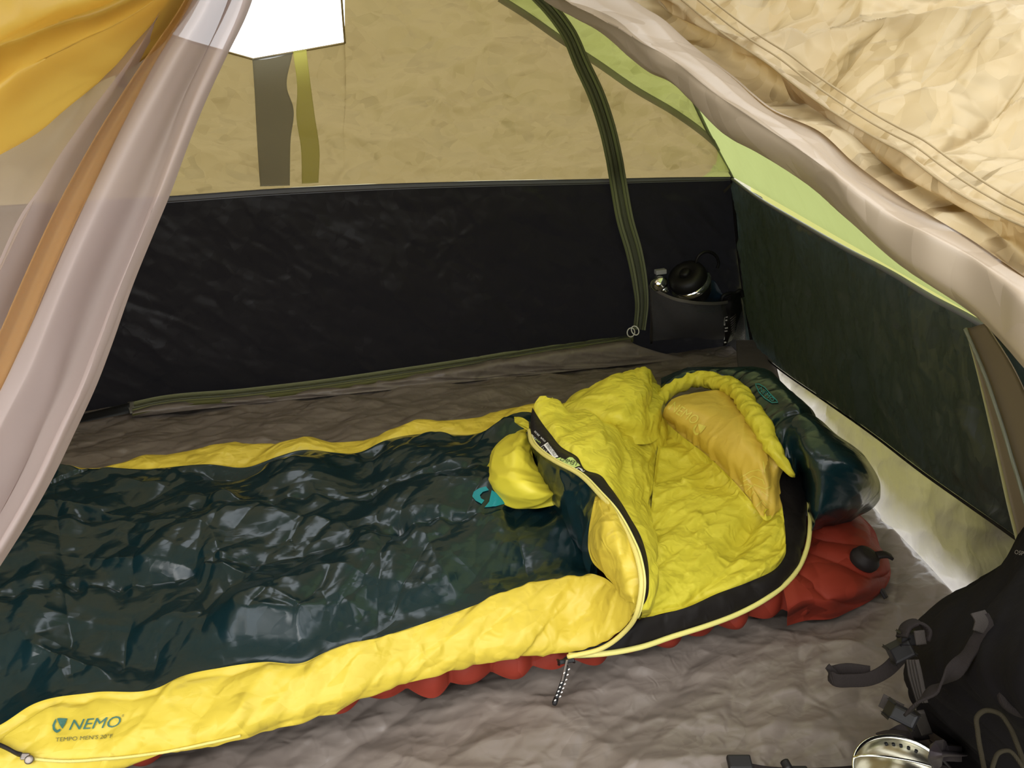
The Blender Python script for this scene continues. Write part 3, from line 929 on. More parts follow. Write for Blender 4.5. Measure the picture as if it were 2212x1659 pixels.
G = crease(G, [(.024, .24, 1.8, 35, 'f'), (.012, .10, 2.2, 120, 'i'), (.004, .045, 2.2, 60, 'f'), (.014, .35, 1, 0, 'n')], 57, (0, .01, .085, .03), broken)
top_panel = sheet('top_panel', G, M['bagdark'], bag)
tag(top_panel, 'glossy dark teal quilted top')
# underside shell down to the pad
us3 = us2
bn, bf = align(near_bot, us3, 300), align(far_bot, us3, 300)
lowp = [bn+np.array([0, .03, -.004]), (bn+bf)/2+np.array([0, 0, .03]), bf]
sheet('bottom_shell', loft(lowp, 120, 20), M['bagdark'], bag)

# zip along the lower near side toward the foot, dark zip garage and metal slider
def drop(pts, names, lift=.002):
    tree = bvh(names)
    out = []
    for u, v in pts:
        d = Vector(ray(u, v)).normalized()
        loc, nn, _, _ = tree.ray_cast(Vector(CAM*K), d)
        if loc is not None:
            if nn.dot(d) > 0:
                nn = -nn
            out.append(np.array(loc+nn*lift)/K)
    return np.array(out)
zpx_ = resample(np.array([(60, 1638, 0), (120, 1643, 0), (250, 1636, 0), (380, 1618, 0), (520, 1587, 0)], float), 40)[:, :2]
zdr = drop(zpx_, [side_near.name])
if len(zdr) > 6:
    tube('zipper_coil', zdr, .0022, M['zipyel'], bag, 6, 100)
zg = drop([(-30, 1604), (0, 1612), (20, 1620), (40, 1629), (55, 1634)], [side_near.name], .004)
strap('zipper_garage', zg, [0, -.5, 1], .013, .004, M['blackband'], bag, 16)
zc = drop([(60, 1636)], [side_near.name], .006)[0]
block('zipper_slider', zc, [[.9, -.3, 0], [.2, .8, .6], [0, -.6, .8]], (.012, .009, .006), M['zipmetal'], bag)
zc2 = drop([(70, 1641)], [side_near.name], .008)[0]
lathe('zipper_slider', zc2, np.array([0, -.7, .7]), [(.0, .0025), (.004, .003), (.0058, .002), (.0058, -.002), (.004, -.002)], M['zipmetal'], bag, 16)

# unzipped edge on the near side: black draft tube, piping
strip_out = zl((1226, 1416, .064), (1300, 1412, .062), (1380, 1398, .058), (1450, 1375, .055), (1520, 1353, .054), (1580, 1331, .055), (1640, 1301, .060), (1690, 1265, .066), (1720, 1230, .072), (1738, 1190, .081), (1746, 1140, .092), (1744, 1090, .104), (1738, 1050, .116), (1731, 1028, .125))
strip_in = zl((1285, 1404, .072), (1335, 1378, .078), (1378, 1340, .088), (1430, 1327, .085), (1480, 1313, .085), (1550, 1282, .085), (1620, 1256, .088), (1680, 1224, .092), (1697, 1196, .098), (1693, 1150, .108), (1694, 1106, .122), (1684, 1070, .135), (1681, 1040, .148), (1690, 1018, .158))
so, si = resample(strip_out, 60), resample(strip_in, 60)
under = so+np.array([.0, .02, 0]); under[:, 2] -= .022
G = loft([under, so, so*.5+si*.5+np.array([0, 0, .008]), si], 200, 24)
G = crease(G, [(.005, .05, 1.6, 70, 'f'), (.002, .025, 1.5, 30, 'i')], 61, (.01, .01, 0, .006))
sheet('draft_tube', G, M['blackband'], bag)
tube('piping', so+np.array([0, -.004, .003]), .0048, M['piping'], bag, 10, 160)

# lime lining lying open
ln_n = strip_in[2:10]
lining_lines = [
    zl((1378, 1342, .084), (1420, 1328, .082), (1480, 1314, .082), (1550, 1284, .082), (1620, 1258, .085), (1680, 1226, .090), (1698, 1198, .096)),
    zl((1396, 1300, .100), (1450, 1284, .098), (1520, 1258, .096), (1590, 1232, .096), (1650, 1205, .098), (1684, 1184, .10), (1697, 1166, .104)),
    zl((1404, 1215, .110), (1460, 1205, .106), (1530, 1188, .102), (1600, 1172, .102), (1650, 1160, .106), (1682, 1148, .108), (1695, 1136, .112)),
    zl((1406, 1110, .122), (1460, 1100, .116), (1530, 1098, .112), (1590, 1108, .112), (1640, 1122, .114), (1672, 1128, .116), (1693, 1118, .118)),
    zl((1418, 990, .140), (1455, 1000, .132), (1520, 1030, .125), (1570, 1058, .122), (1615, 1092, .120), (1650, 1118, .119), (1691, 1104, .122)),
    zl((1430, 905, .16), (1468, 938, .150), (1520, 978, .142), (1570, 1024, .138), (1620, 1080, .130), (1655, 1125, .121), (1690, 1094, .126)),
]
G = loft(lining_lines, 170, 150)
G = crease(G, [(.022, .11, 1.8, 25, 'f'), (.020, .06, 2.4, 150, 'i'), (.011, .036, 2.6, 35, 'f'), (.005, .02, 2, 10, 'i')], 63, (.01, .008, .01, .01))
sheet('lining', G, M['lining'], bag)

# stuffed amber pillow panel in the hood
pil = [
    zl((1430, 905, .158), (1468, 938, .148), (1520, 978, .140), (1570, 1024, .136), (1620, 1080, .128), (1655, 1125, .120), (1690, 1094, .124)),
    zl((1432, 894, .185), (1480, 918, .185), (1535, 955, .183), (1588, 1003, .178), (1635, 1056, .150), (1665, 1092, .130), (1688, 1072, .132)),
    zl((1435, 884, .20), (1495, 888, .212), (1552, 912, .215), (1608, 965, .210), (1650, 1022, .182), (1672, 1058, .152), (1684, 1048, .146)),
    zl((1440, 876, .205), (1502, 864, .216), (1560, 870, .224), (1614, 920, .222), (1655, 980, .200), (1676, 1026, .170), (1686, 1030, .158)),
    zl((1446, 868, .20), (1502, 848, .208), (1566, 845, .218), (1618, 890, .22), (1660, 955, .205), (1682, 1006, .185), (1692, 1016, .165)),
]
G = loft(pil, 150, 90)
def gather(s, t):
    return .007*np.exp(-t/.05)*vnoise(s/.014, t/.2, 3)*2+.003*np.exp(-(t.max(0, keepdims=True)-t)/.03)*vnoise(s/.02, t/.2, 4)*2
G = crease(G, [(.008, .12, 1.4, 70, 'f'), (.006, .05, 2.6, 75, 'i')], 65, (.01, .06, .006, .01), gather)
pillow = sheet('pillow_panel', G, M['amber'], bag)
tag(pillow, 'amber stuffed pillow panel with pale print')

# hood: gathered lime edge roll and teal shell
hc = zl((1424, 866, .190), (1440, 848, .198), (1465, 830, .208), (1500, 818, .216), (1560, 826, .228), (1592, 848, .236), (1622, 888, .238), (1655, 940, .226), (1684, 988, .205), (1706, 1020, .182), (1716, 1030, .165))
P = resample(hc, 220)
T, N, B = frames(P)
a = np.linspace(0, 2*math.pi, 26, endpoint=False)
sl2 = np.r_[0, np.cumsum(np.linalg.norm(np.diff(P, axis=0), axis=1))]*K
SS, AA = np.meshgrid(sl2, a, indexing='ij')
tt = SS/sl2[-1]
rad = .019*(.75+.5*np.sin(np.clip(tt, 0, 1)*math.pi)**.5)*np.clip((1-tt)/.16+.12, 0, 1)
q = SS+.018*AA
rad = rad*(1+.17*vnoise(q/.014, AA*1.0, 7)*2+.05*np.sin(q/.006)+.22*vnoise(q/.09, AA*.7, 9)*2)
G = P[:, None]+(rad/K)[:, :, None]*(np.cos(AA)[:, :, None]*N[:, None]+np.sin(AA)[:, :, None]*B[:, None])
sheet('hood_edge', G, M['lining'], bag, closed=True)
h0 = zl((1428, 858, .185), (1450, 838, .20), (1500, 818, .21), (1562, 824, .222), (1622, 884, .232), (1672, 962, .215), (1712, 1026, .165), (1731, 1030, .128), (1740, 1060, .116), (1747, 1110, .100), (1749, 1148, .088))
h1 = zl((1428, 838, .20), (1452, 822, .215), (1510, 806, .225), (1590, 808, .24), (1655, 852, .25), (1715, 930, .245), (1752, 1000, .225), (1768, 1035, .20), (1772, 1070, .17), (1768, 1110, .135), (1756, 1146, .095))
h2 = zl((1428, 824, .20), (1456, 812, .21), (1515, 800, .22), (1610, 798, .24), (1690, 845, .26), (1765, 925, .262), (1825, 1000, .235), (1840, 1045, .195), (1825, 1085, .155), (1795, 1118, .115), (1765, 1144, .085))
h3 = zl((1428, 818, .18), (1456, 806, .19), (1520, 799, .20), (1625, 800, .215), (1715, 850, .225), (1800, 925, .215), (1868, 995, .19), (1890, 1040, .155), (1882, 1085, .110), (1838, 1115, .082), (1775, 1142, .07))
h4 = zl((1440, 850, .10), (1470, 840, .10), (1530, 835, .10), (1625, 835, .11), (1705, 875, .12), (1780, 945, .12), (1845, 1015, .105), (1870, 1060, .085), (1866, 1098, .07), (1832, 1122, .06), (1775, 1146, .055))
G = loft([h0, h1, h2, h3, h4], 230, 110)
def rib(s, t):
    c = s.max()*.60
    return -.012*np.exp(-np.abs(s-c)/.010)+.005*np.exp(-t/.05)*vnoise(s/.02, t/.2, 3)*2
G = crease(G, [(.014, .20, 1.8, 60, 'f'), (.007, .07, 3.2, 75, 'i')], 67, (.02, .01, .004, .02), rib)
hood = sheet('hood', G, M['bagdark'], bag)
tag(hood, 'dark teal hood')

# folded-back cover: zip edge is the crest
Zc = zl((1222, 1417, .070), (1290, 1401, .086), (1345, 1362, .128), (1373, 1312, .18), (1380, 1262, .21), (1372, 1208, .23), (1353, 1160, .24), (1324, 1108, .25), (1288, 1066, .252), (1245, 1024, .252), (1198, 999, .25), (1168, 980, .245), (1146, 957, .24), (1140, 930, .236))
Bd = zl((1381, 1319, .176), (1396, 1297, .186), (1402, 1245, .205), (1397, 1200, .216), (1383, 1156, .226), (1362, 1119, .233), (1341, 1084, .237), (1317, 1051, .241), (1290, 1023, .243), (1271, 1018, .243), (1245, 985, .245), (1216, 968, .246), (1190, 938, .248), (1170, 912, .25), (1157, 892, .252), (1150, 880, .252))
zc0 = Zc[3:]
fold_dark_top = Zc[8:][::-1]
dk = [
    np.r_[Zc[8:][::-1], zl((1280, 1098, .242), (1272, 1145, .215), (1271, 1188, .190), (1280, 1214, .172))],
    zl((1141, 935, .215), (1147, 965, .215), (1165, 1005, .215), (1195, 1048, .212), (1232, 1092, .205), (1256, 1140, .185), (1264, 1188, .170), (1276, 1222, .158)),
    zl((1142, 950, .18), (1149, 990, .175), (1176, 1050, .17), (1208, 1095, .168), (1236, 1140, .162), (1254, 1182, .156), (1264, 1212, .150), (1274, 1236, .146)),
    zl((1146, 960, .14), (1152, 1005, .14), (1182, 1075, .14), (1214, 1112, .14), (1240, 1155, .14), (1256, 1195, .14), (1264, 1220, .14), (1273, 1242, .138)),
]
G = loft(dk, 120, 60)
G = crease(G, [(.014, .10, 1.6, 20, 'f'), (.008, .04, 2.0, 40, 'i')], 71, (.005, .005, .03, 0))
sheet('fold_shell', G, M['bagdark'], bag)
yl = [
    np.r_[zl((1290, 1057, .252)), zl((1280, 1098, .242), (1272, 1145, .215), (1271, 1188, .190), (1280, 1214, .175), (1306, 1240, .166), (1330, 1268, .166), (1352, 1300, .172))],
    zl((1298, 1075, .256), (1296, 1110, .258), (1292, 1150, .245), (1295, 1190, .225), (1306, 1218, .205), (1325, 1245, .192), (1345, 1272, .186), (1362, 1300, .182)),
    zl((1312, 1085, .258), (1322, 1118, .262), (1330, 1158, .256), (1334, 1195, .242), (1338, 1222, .226), (1348, 1250, .212), (1358, 1275, .20), (1368, 1302, .187)),
    zl((1292, 1056, .253), (1330, 1104, .251), (1362, 1159, .241), (1380, 1209, .231), (1385, 1240, .22), (1386, 1262, .21), (1382, 1285, .195), (1375, 1308, .182)),
]
G = loft(yl, 120, 60)
G = crease(G, [(.014, .09, 1.8, 75, 'f'), (.008, .04, 2.2, 90, 'i')], 73, (.005, .02, .008, .03))
sheet('fold_panel', G, M['bagyel'], bag)
tube('zipper_coil', resample(Zc, 100)+np.array([0, -.007, .004]), .0040, M['zipyel'], bag, 10, 160)
tube('zipper_coil', resample(Zc, 100)[20:]+np.array([.0055, -.006, .0045]), .0020, M['piping'], bag, 8, 140)
G = loft([resample(Zc[3:], 60)+np.array([.004, 0, 0]), (resample(Zc[3:], 60)+resample(Bd, 60))/2+np.array([0, -.004, .004]), Bd], 150, 20)
G = crease(G, [(.004, .05, 1.6, 60, 'f')], 75, (.01, .01, .004, .004))
fband = sheet('draft_tube', G, M['blackband'], bag)
tag(fband, 'black draft tube printed with white and lime marks')
# lining side of the folded cover and the bunched mound behind it
fl_l = [
    np.r_[Bd[:-1], zl((1155, 872, .262), (1166, 856, .272))],
    zl((1386, 1322, .160), (1405, 1268, .184), (1407, 1200, .195), (1396, 1130, .204), (1358, 1060, .215), (1318, 1000, .226), (1280, 955, .234), (1246, 915, .238), (1215, 890, .244), (1190, 868, .256), (1172, 858, .268)),
    zl((1387, 1328, .128), (1407, 1265, .145), (1409, 1190, .155), (1402, 1115, .168), (1382, 1040, .190), (1350, 975, .208), (1308, 925, .220), (1262, 900, .224), (1226, 898, .222), (1204, 905, .220), (1190, 900, .24)),
    zl((1387, 1334, .098), (1409, 1262, .104), (1412, 1170, .110), (1414, 1090, .120), (1418, 1010, .136), (1425, 950, .152), (1428, 915, .168), (1420, 895, .180), (1390, 890, .19), (1330, 905, .19), (1250, 925, .19)),
    zl((1400, 1334, .078), (1424, 1262, .080), (1428, 1170, .086), (1430, 1090, .096), (1434, 1010, .112), (1440, 950, .128), (1440, 915, .144), (1420, 905, .150), (1390, 900, .16), (1330, 915, .16), (1250, 935, .16)),
]
G = loft(fl_l, 170, 80)
G = crease(G, [(.020, .13, 1.9, 15, 'f'), (.014, .06, 2.6, 25, 'i'), (.007, .03, 2, 60, 'f')], 77, (.01, .005, .006, .0))
sheet('fold_lining', G, M['lining'], bag)
md = [
    zl((1200, 940, .165), (1230, 935, .17), (1280, 940, .18), (1340, 955, .18), (1390, 960, .17), (1418, 950, .16), (1430, 925, .155), (1434, 890, .15)),
    zl((1194, 915, .185), (1232, 902, .21), (1290, 898, .228), (1345, 905, .232), (1392, 908, .222), (1418, 902, .205), (1428, 885, .19), (1430, 868, .17)),
    zl((1197, 890, .195), (1238, 868, .222), (1292, 855, .245), (1345, 845, .255), (1388, 845, .25), (1412, 850, .232), (1424, 852, .21), (1428, 848, .18)),
    zl((1203, 880, .185), (1245, 853, .215), (1292, 835, .238), (1345, 812, .25), (1382, 805, .248), (1408, 808, .232), (1421, 822, .21), (1427, 838, .18)),
    zl((1206, 882, .165), (1246, 855, .185), (1294, 836, .20), (1346, 812, .21), (1384, 804, .21), (1410, 806, .195), (1422, 820, .18), (1427, 836, .16)),
    zl((1215, 905, .08), (1250, 880, .08), (1300, 862, .08), (1350, 845, .08), (1385, 838, .08), (1410, 838, .09), (1422, 848, .10), (1427, 856, .11)),
]
G = loft(md, 150, 100)
G = crease(G, [(.022, .12, 2.0, 25, 'f'), (.015, .05, 2.6, 35, 'i'), (.006, .025, 2, 50, 'f')], 79, (.01, .01, .01, .0))
sheet('collar_mound', G, M['lining'], bag)
# collar lobe hanging over the teal top, and the little tab beside it
lb = [
    zl((1135, 912, .17), (1105, 930, .165), (1078, 952, .160), (1058, 985, .155), (1048, 1018, .150), (1052, 1048, .150), (1075, 1078, .150), (1110, 1093, .150), (1150, 1099, .150), (1205, 1090, .155)),
    zl((1137, 915, .19), (1112, 935, .20), (1090, 960, .20), (1072, 990, .195), (1066, 1018, .19), (1074, 1042, .19), (1098, 1064, .185), (1132, 1078, .18), (1165, 1084, .175), (1205, 1080, .168)),
    zl((1139, 920, .205), (1126, 945, .22), (1114, 972, .22), (1108, 998, .218), (1110, 1018, .214), (1120, 1036, .21), (1138, 1050, .205), (1160, 1060, .198), (1182, 1066, .190), (1205, 1068, .18)),
    zl((1142, 925, .20), (1144, 950, .205), (1149, 975, .205), (1155, 998, .20), (1164, 1015, .195), (1172, 1028, .19), (1181, 1040, .185), (1190, 1050, .18), (1198, 1058, .175), (1206, 1064, .17)),
]
G = loft(lb, 110, 60)
G = crease(G, [(.015, .08, 1.5, 40, 'f'), (.010, .035, 2.0, 10, 'i')], 81, (.01, .01, .006, .006))
lobe = sheet('collar_lobe', G, mat('collar_yellow', (.68, .58, .04, 1), .5, bump=(('crumple', 40, .2, .004),)), bag)
slab('lobe_underside', loft([lb[0]+np.array([0, .02, -.004]), lb[0]], 60, 4), M['bagyel'], bag)
G = loft([zl((1113, 903, .215), (1128, 905, .23), (1143, 915, .235)), zl((1114, 914, .22), (1126, 922, .235), (1143, 932, .238))], 20, 8)
slab('collar_tab', G, M['lining'], bag, .004)

# zip pull with flecked cord
zp0 = Z(1218, 1420, .068)+ydir*.008
block('zipper_slider', zp0, [[1, -.05, 0], [0, -.8, .6], [0, .6, .8]], (.026, .009, .007), M['rubber'], bag)
block('zipper_slider', Z(1213, 1436, .062)+ydir*.012, [[-.35, -.3, -1], [1, 0, 0], [0, 1, 0]], (.036, .004, .002), M['zipmetal'], bag)
cpts = zl((1216, 1424, .066), (1210, 1448, .05), (1202, 1472, .03), (1196, 1488, .016), (1192, 1500, .010))+ydir*.014
tube('pull_cord', cpts, .0035, M['cordbw'], bag, 8, 40)
cp = resample(cpts, 16)
for i in range(1, 15):
    e = np.array([.003*(1 if i % 2 else -1), -.004, .001])
    V, Fc = tube_geo([cp[i]+e-np.array([.0012, 0, .0008]), cp[i]+e+np.array([.0012, 0, .0008])], .0011, 6)
    raw('cord_fleck', V*K, Fc, M['lab_w'], bag)
lathe('cord_end', cpts[-1], cpts[-1]-cpts[-2], [(.0, -.006), (.0042, -.006), (.0048, .003), (.003, .007), (0, .007)], M['rubber'], bag, 12)

# ------------------------------------------------------------------ printing on cloth
def decal(name, polys, mtl, parent, targets, lift=.0012, cuts=0):
    """flat print laid on the cloth: outlines in photograph positions, dropped on to the surface"""
    tree = bvh(targets)
    bm = bmesh.new()
    for V2, Fc in polys:
        vs_ = [bm.verts.new((x, y, 0)) for x, y in V2]
        for f in Fc:
            try:
                bm.faces.new([vs_[i] for i in f])
            except ValueError:
                pass
    bmesh.ops.triangulate(bm, faces=bm.faces[:])
    for _ in range(cuts):
        long = [e for e in bm.edges if e.calc_length() > 4]
        if long:
            bmesh.ops.subdivide_edges(bm, edges=long, cuts=1)
            bmesh.ops.triangulate(bm, faces=bm.faces[:])
    o = Vector(CAM*K)
    dead = []
    for v in bm.verts:
        d = Vector(ray(v.co.x, v.co.y)).normalized()
        loc, nrm_, _, _ = tree.ray_cast(o, d)
        if loc is None:
            dead.append(v)
        else:
            if nrm_.dot(d) > 0:
                nrm_ = -nrm_
            v.co = loc+nrm_*lift-d*.0006
    bmesh.ops.delete(bm, geom=dead, context='VERTS')
    if bm.faces:
        return bm_obj(name, bm, mtl, parent)
    bm.free()

def text_polys(txt, quad, shear=0.0):
    """letters fitted into a photograph quad (bottom-left, bottom-right, top-right, top-left)"""
    cu = bpy.data.curves.new('lettering', 'FONT')
    cu.body = txt
    cu.resolution_u = 3
    cu.shear = shear
    ob = bpy.data.objects.new('lettering', cu)
    COL.objects.link(ob)
    dg = bpy.context.evaluated_depsgraph_get()
    me = bpy.data.meshes.new_from_object(ob.evaluated_get(dg))
    V = np.array([v.co[:2] for v in me.vertices])
    Fc = [list(p.vertices) for p in me.polygons]
    bpy.data.objects.remove(ob)
    bpy.data.meshes.remove(me)
    V = (V-V.min(0))/(V.max(0)-V.min(0))
    q = np.array(quad, float)
    x, y = V[:, :1], V[:, 1:]
    return (q[0]*(1-x)*(1-y)+q[1]*x*(1-y)+q[2]*x*y+q[3]*(1-x)*y), Fc

def outline(pts):
    return np.array(pts, float), [list(range(len(pts)))]

def fat(pts, w):
    """a stroke w wide along pts, as quads"""
    P_ = np.array(pts, float)
    t_ = np.gradient(P_, axis=0)
    t_ /= np.linalg.norm(t_, axis=1, keepdims=True)
    n_ = np.stack([-t_[:, 1], t_[:, 0]], 1)*w/2
    V_ = np.r_[P_+n_, P_-n_]
    k_ = len(P_)
    return V_, [[i, i+1, k_+i+1, k_+i] for i in range(k_-1)]

SN = side_near.name
def emblem(fx):
    """the maker's mark: open curl on the left, slanted blade on the right; fx maps its unit square to the photo"""
    u_ = lambda P_: [((x-830)/255, 1-(y-530)/238) for x, y in P_]
    curl = u_([(892, 535), (860, 580), (832, 640), (838, 705), (870, 745), (908, 768), (945, 752), (975, 732), (966, 702), (940, 714), (910, 722), (885, 700), (870, 665), (877, 625), (898, 588)])
    blade = u_([(908, 535), (942, 530), (985, 592), (1018, 628), (1026, 562), (988, 562), (966, 530), (1085, 540), (1060, 610), (1002, 708), (950, 630)])
    return [outline([fx(*p) for p in curl]), outline([fx(*p) for p in blade])]
decal('logo_emblem', emblem(lambda x, y: (113+33*x, 1584.5-32*y-1.2*x)), M['ink'], side_near, [SN], cuts=1)
decal('logo_text', [text_polys('NEMO', [(149, 1578), (259, 1571), (263, 1547), (154, 1556)], .2)], mat('ink_letter', (.035, .12, .09, 1), .6), side_near, [SN], cuts=1)
decal('logo_text', [text_polys('®', [(263, 1549), (268, 1549), (269, 1543), (264, 1544)])], M['inkdark'], side_near, [SN])
decal('model_text', [text_polys("TEMPO MEN'S 20°F", [(120, 1603), (243, 1595), (245, 1586), (121, 1594)])], M['inkdark'], side_near, [SN], cuts=1)
TP = [top_panel.name]
decal('logo_emblem', [outline([(1020, 1073), (1023, 1064), (1036, 1056), (1050, 1052), (1056, 1060), (1043, 1064), (1037, 1071), (1039, 1078), (1046, 1082), (1040, 1090), (1028, 1083)]),
                      outline([(1062, 1060), (1072, 1066), (1080, 1076), (1098, 1082), (1088, 1089), (1070, 1095), (1046, 1097), (1056, 1085), (1066, 1077)])], M['teal'], top_panel, TP, .002, 3)
HD = [hood.name]
decal('hood_patch', [fat([(1634, 836), (1632, 831), (1640, 831), (1652, 838), (1664, 852), (1678, 866), (1681, 870), (1668, 871), (1652, 861), (1640, 848), (1634, 836)], 2.0)], M['teal'], hood, HD, .002, 2)
decal('hood_text', [text_polys('NEMO', [(1638, 843), (1669, 869), (1675, 864), (1645, 837)])], M['teal'], hood, HD, .002, 1)
PW = [pillow.name]
decal('pillow_print', emblem(lambda x, y: (1496+26*x+4*y, 938-24*y+6*x)), M['print'], pillow, PW, .0015, 1)
decal('pillow_text', [text_polys('NEMO', [(1444, 884), (1500, 918), (1514, 902), (1458, 868)])], M['print'], pillow, PW, .0015, 1)
topo = [fat(p, 2.0) for p in (
    [(1600, 1032), (1622, 1018), (1640, 1015), (1652, 1022), (1648, 998)], [(1606, 1040), (1628, 1028), (1648, 1036), (1652, 1046)],
    [(1612, 1062), (1630, 1046), (1654, 1056), (1664, 1050)], [(1622, 1078), (1628, 1062), (1640, 1075), (1646, 1060), (1660, 1072)],
    [(1634, 1096), (1646, 1080), (1656, 1092)], [(1660, 1012), (1664, 998), (1668, 1006)], [(1600, 1050), (1616, 1046), (1626, 1052)])]
decal('pillow_print', topo, M['print'], pillow, PW, .0015, 2)
FB = [fband.name]
ox, oy, sc_ = 1100, 870, 2212/200.0
def zpx(x, y): return (ox+x/sc_, oy+y/sc_)
decal('label_white', [outline([zpx(920, 955), zpx(1175, 1300), zpx(1070, 1335), zpx(825, 1020)])], M['lab_w'], fband, FB, .0012, 2)
decal('label_text', [text_polys('STRATOFIBER', [zpx(1150, 1270), zpx(930, 975), zpx(870, 1020), zpx(1085, 1305)])], M['lab_k'], fband, FB, .0022, 1)
decal('label_frame', [fat([zpx(800, 1250), zpx(705, 1115), zpx(825, 1030)], .8)], M['lab_w'], fband, FB, .0015, 1)
decal('label_bar', [fat([zpx(835, 1220), zpx(915, 1160)], .8)], M['lab_w'], fband, FB, .0015, 1)
decal('label_text', [text_polys('20°F', [zpx(1010, 1290), zpx(900, 1190), zpx(880, 1270), zpx(960, 1340)])], M['lab_g'], fband, FB, .0018)
decal('label_text', [text_polys('-7°C', [zpx(880, 1150), zpx(820, 1080), zpx(765, 1130), zpx(830, 1200)])], M['lab_w'], fband, FB, .0018)
for txt, (x, y) in (('20/35', (740, 800)), ('15/25', (665, 880)), ('10/20', (610, 950))):
    decal('label_text', [text_polys(txt, [zpx(x, y), zpx(x-110, y-120), zpx(x-140, y-95), zpx(x-30, y+25)])], M['lab_w'], fband, FB, .0018)
for txt, (x, y), m_ in (('XTREME', (880, 930), 'lab_w'), ('LIMIT', (760, 960), 'lab_g'), ('COMFORT', (725, 1060), 'lab_w')):
    decal('label_text', [text_polys(txt, [zpx(x, y), zpx(x-110, y-100), zpx(x-130, y-70), zpx(x-20, y+30)])], M[m_], fband, FB, .0018)
decal('label_lime', [outline([zpx(1130, 1340), zpx(1220, 1320), zpx(1330, 1370), zpx(1440, 1310), zpx(1510, 1320), zpx(1690, 1510), zpx(1560, 1560), zpx(1330, 1450)])], M['lab_g'], fband, FB, .0012, 2)
decal('label_text', [text_polys('TEMPO', [zpx(1620, 1540), zpx(1190, 1400), zpx(1260, 1330), zpx(1660, 1440)])], M['lab_k'], fband, FB, .0024, 1)
decal('label_text', [fat([zpx(1600, 1590), zpx(1660, 1570), zpx(1740, 1610), zpx(1720, 1650)], 1.6), fat([zpx(1680, 1590), zpx(1760, 1659), zpx(1790, 1640)], 1.6)], M['lab_w'], fband, FB, .0015, 1)

# ------------------------------------------------------------------ things in the corner pocket
lampo = empty('headlamp', PL(1424, 640, PB, NB)+np.array([0, -.03, 0])); tag(lampo, 'silver round headlamp peeking from the left end of the mesh pocket', 'headlamp')
lc = onBs(.035, (1423, 612))[0]
fwd = np.array([-.25, -1, .15])
lathe('lamp_body', lc, fwd, [(.0, .038), (.014, .037), (.026, .029), (.033, .013), (.035, -.006), (.030, -.034), (0, -.038)], M['chrome'], lampo, 24)
lathe('lens', lc+np.array([.010, -.026, -.016]), fwd, [(0, .006), (.008, .006), (.013, .004), (.014, .0), (.012, -.008)], M['chrome'], lampo, 20)
block('battery_case', lc+np.array([.003, .0, .038]), [[1, -.15, .1], [.15, 1, 0], [-.1, 0, 1]], (.042, .03, .018), M['greyplastic'], lampo, .004)
btl = empty('water_bottle', PL(1495, 660, PB, NB)+np.array([0, -.05, 0])); tag(btl, 'black lidded bottle with a carry loop standing in the mesh pocket', 'bottle')
bc = onBs(.070, (1484, 598))[0]
bax = -RT*.42+UP*.50-FW*.62
def big(prof): return [(r*1.3, h*1.3) for r, h in prof]
lathe('lid', bc, bax, big([(0, .016), (.020, .016), (.024, .020), (.040, .019), (.053, .012), (.058, -.006), (.057, -.016)]), M['rubber'], btl, 40)
lathe('lid_knob', bc, bax, big([(0, .026), (.012, .026), (.016, .022), (.016, .014)]), M['rubber'], btl, 20)
lathe('collar', bc, bax, big([(.057, -.014), (.062, -.018), (.064, -.026), (.061, -.034), (.056, -.038)]), M['chrome'], btl, 40)
lathe('body', bc, bax, big([(.056, -.036), (.058, -.045), (.050, -.075), (.04, -.080), (0, -.080)]), M['rubber'], btl, 40)
th_ = np.linspace(-.5, 3.8, 26)
tube('carry_loop', [onBs(.06, (1528+24*math.cos(q), 568-24*math.sin(q)))[0] for q in th_], .006, M['rubber'], btl, 8)
bl = loft([onBs(.03, (1505, 672), (1535, 676), (1565, 668)), onBs(.05, (1508, 645), (1535, 628), (1562, 640)), onBs(.02, (1522, 628), (1538, 606), (1556, 628))], 30, 24)
bs = slab('stuff_sack', crease(bl, [(.008, .05, 1.2, 0, 'f')], 14), M['blue']); tag(bs, 'dark blue cloth pouch behind the pocket hem beside the bottle', 'pouch')
hs = empty('headband', PL(1580, 740, PB, NB)+np.array([0, -.05, 0])); tag(hs, 'black elastic strap with white print hanging over the pocket edge', 'strap')
hl = [onBs(.07, (1556, 650), (1562, 690), (1566, 720), (1562, 748)), onBs(.09, (1578, 640), (1578, 690), (1578, 720), (1570, 744)), onBs(.07, (1602, 632), (1600, 680), (1592, 708), (1582, 735))]
G = crease(loft(hl, 50, 24), [(.010, .05, 2.0, 80, 'f'), (.004, .02, 1.5, 0, 'i')], 16)
hb = slab('band', G, M['rubber'], hs, .003)
tube('loop', onBs(.07, (1558, 652), (1562, 640), (1575, 634), (1588, 634), (1600, 627), (1604, 640)), .008, M['rubber'], hs, 8, 20)
grey_ink = mat('print_grey', (.25, .22, .2, 1), .6)
for p in ([(1566, 684), (1566, 702)], [(1566, 685), (1573, 684)], [(1566, 692), (1572, 691)], [(1567, 708), (1573, 707)], [(1566, 714), (1572, 713)], [(1565, 726), (1566, 734)], [(1566, 740), (1570, 739)]):
    decal('printed_mark', [fat(p, 2.6)], M['lab_w'], hb, [hb.name], .004, 1)
for i in range(9):
    decal('printed_stripe', [fat([(1577+i*.5, 688+i*5), (1588-i*.3, 678+i*5)], 1.0)], grey_ink, hb, [hb.name], .004, 1)

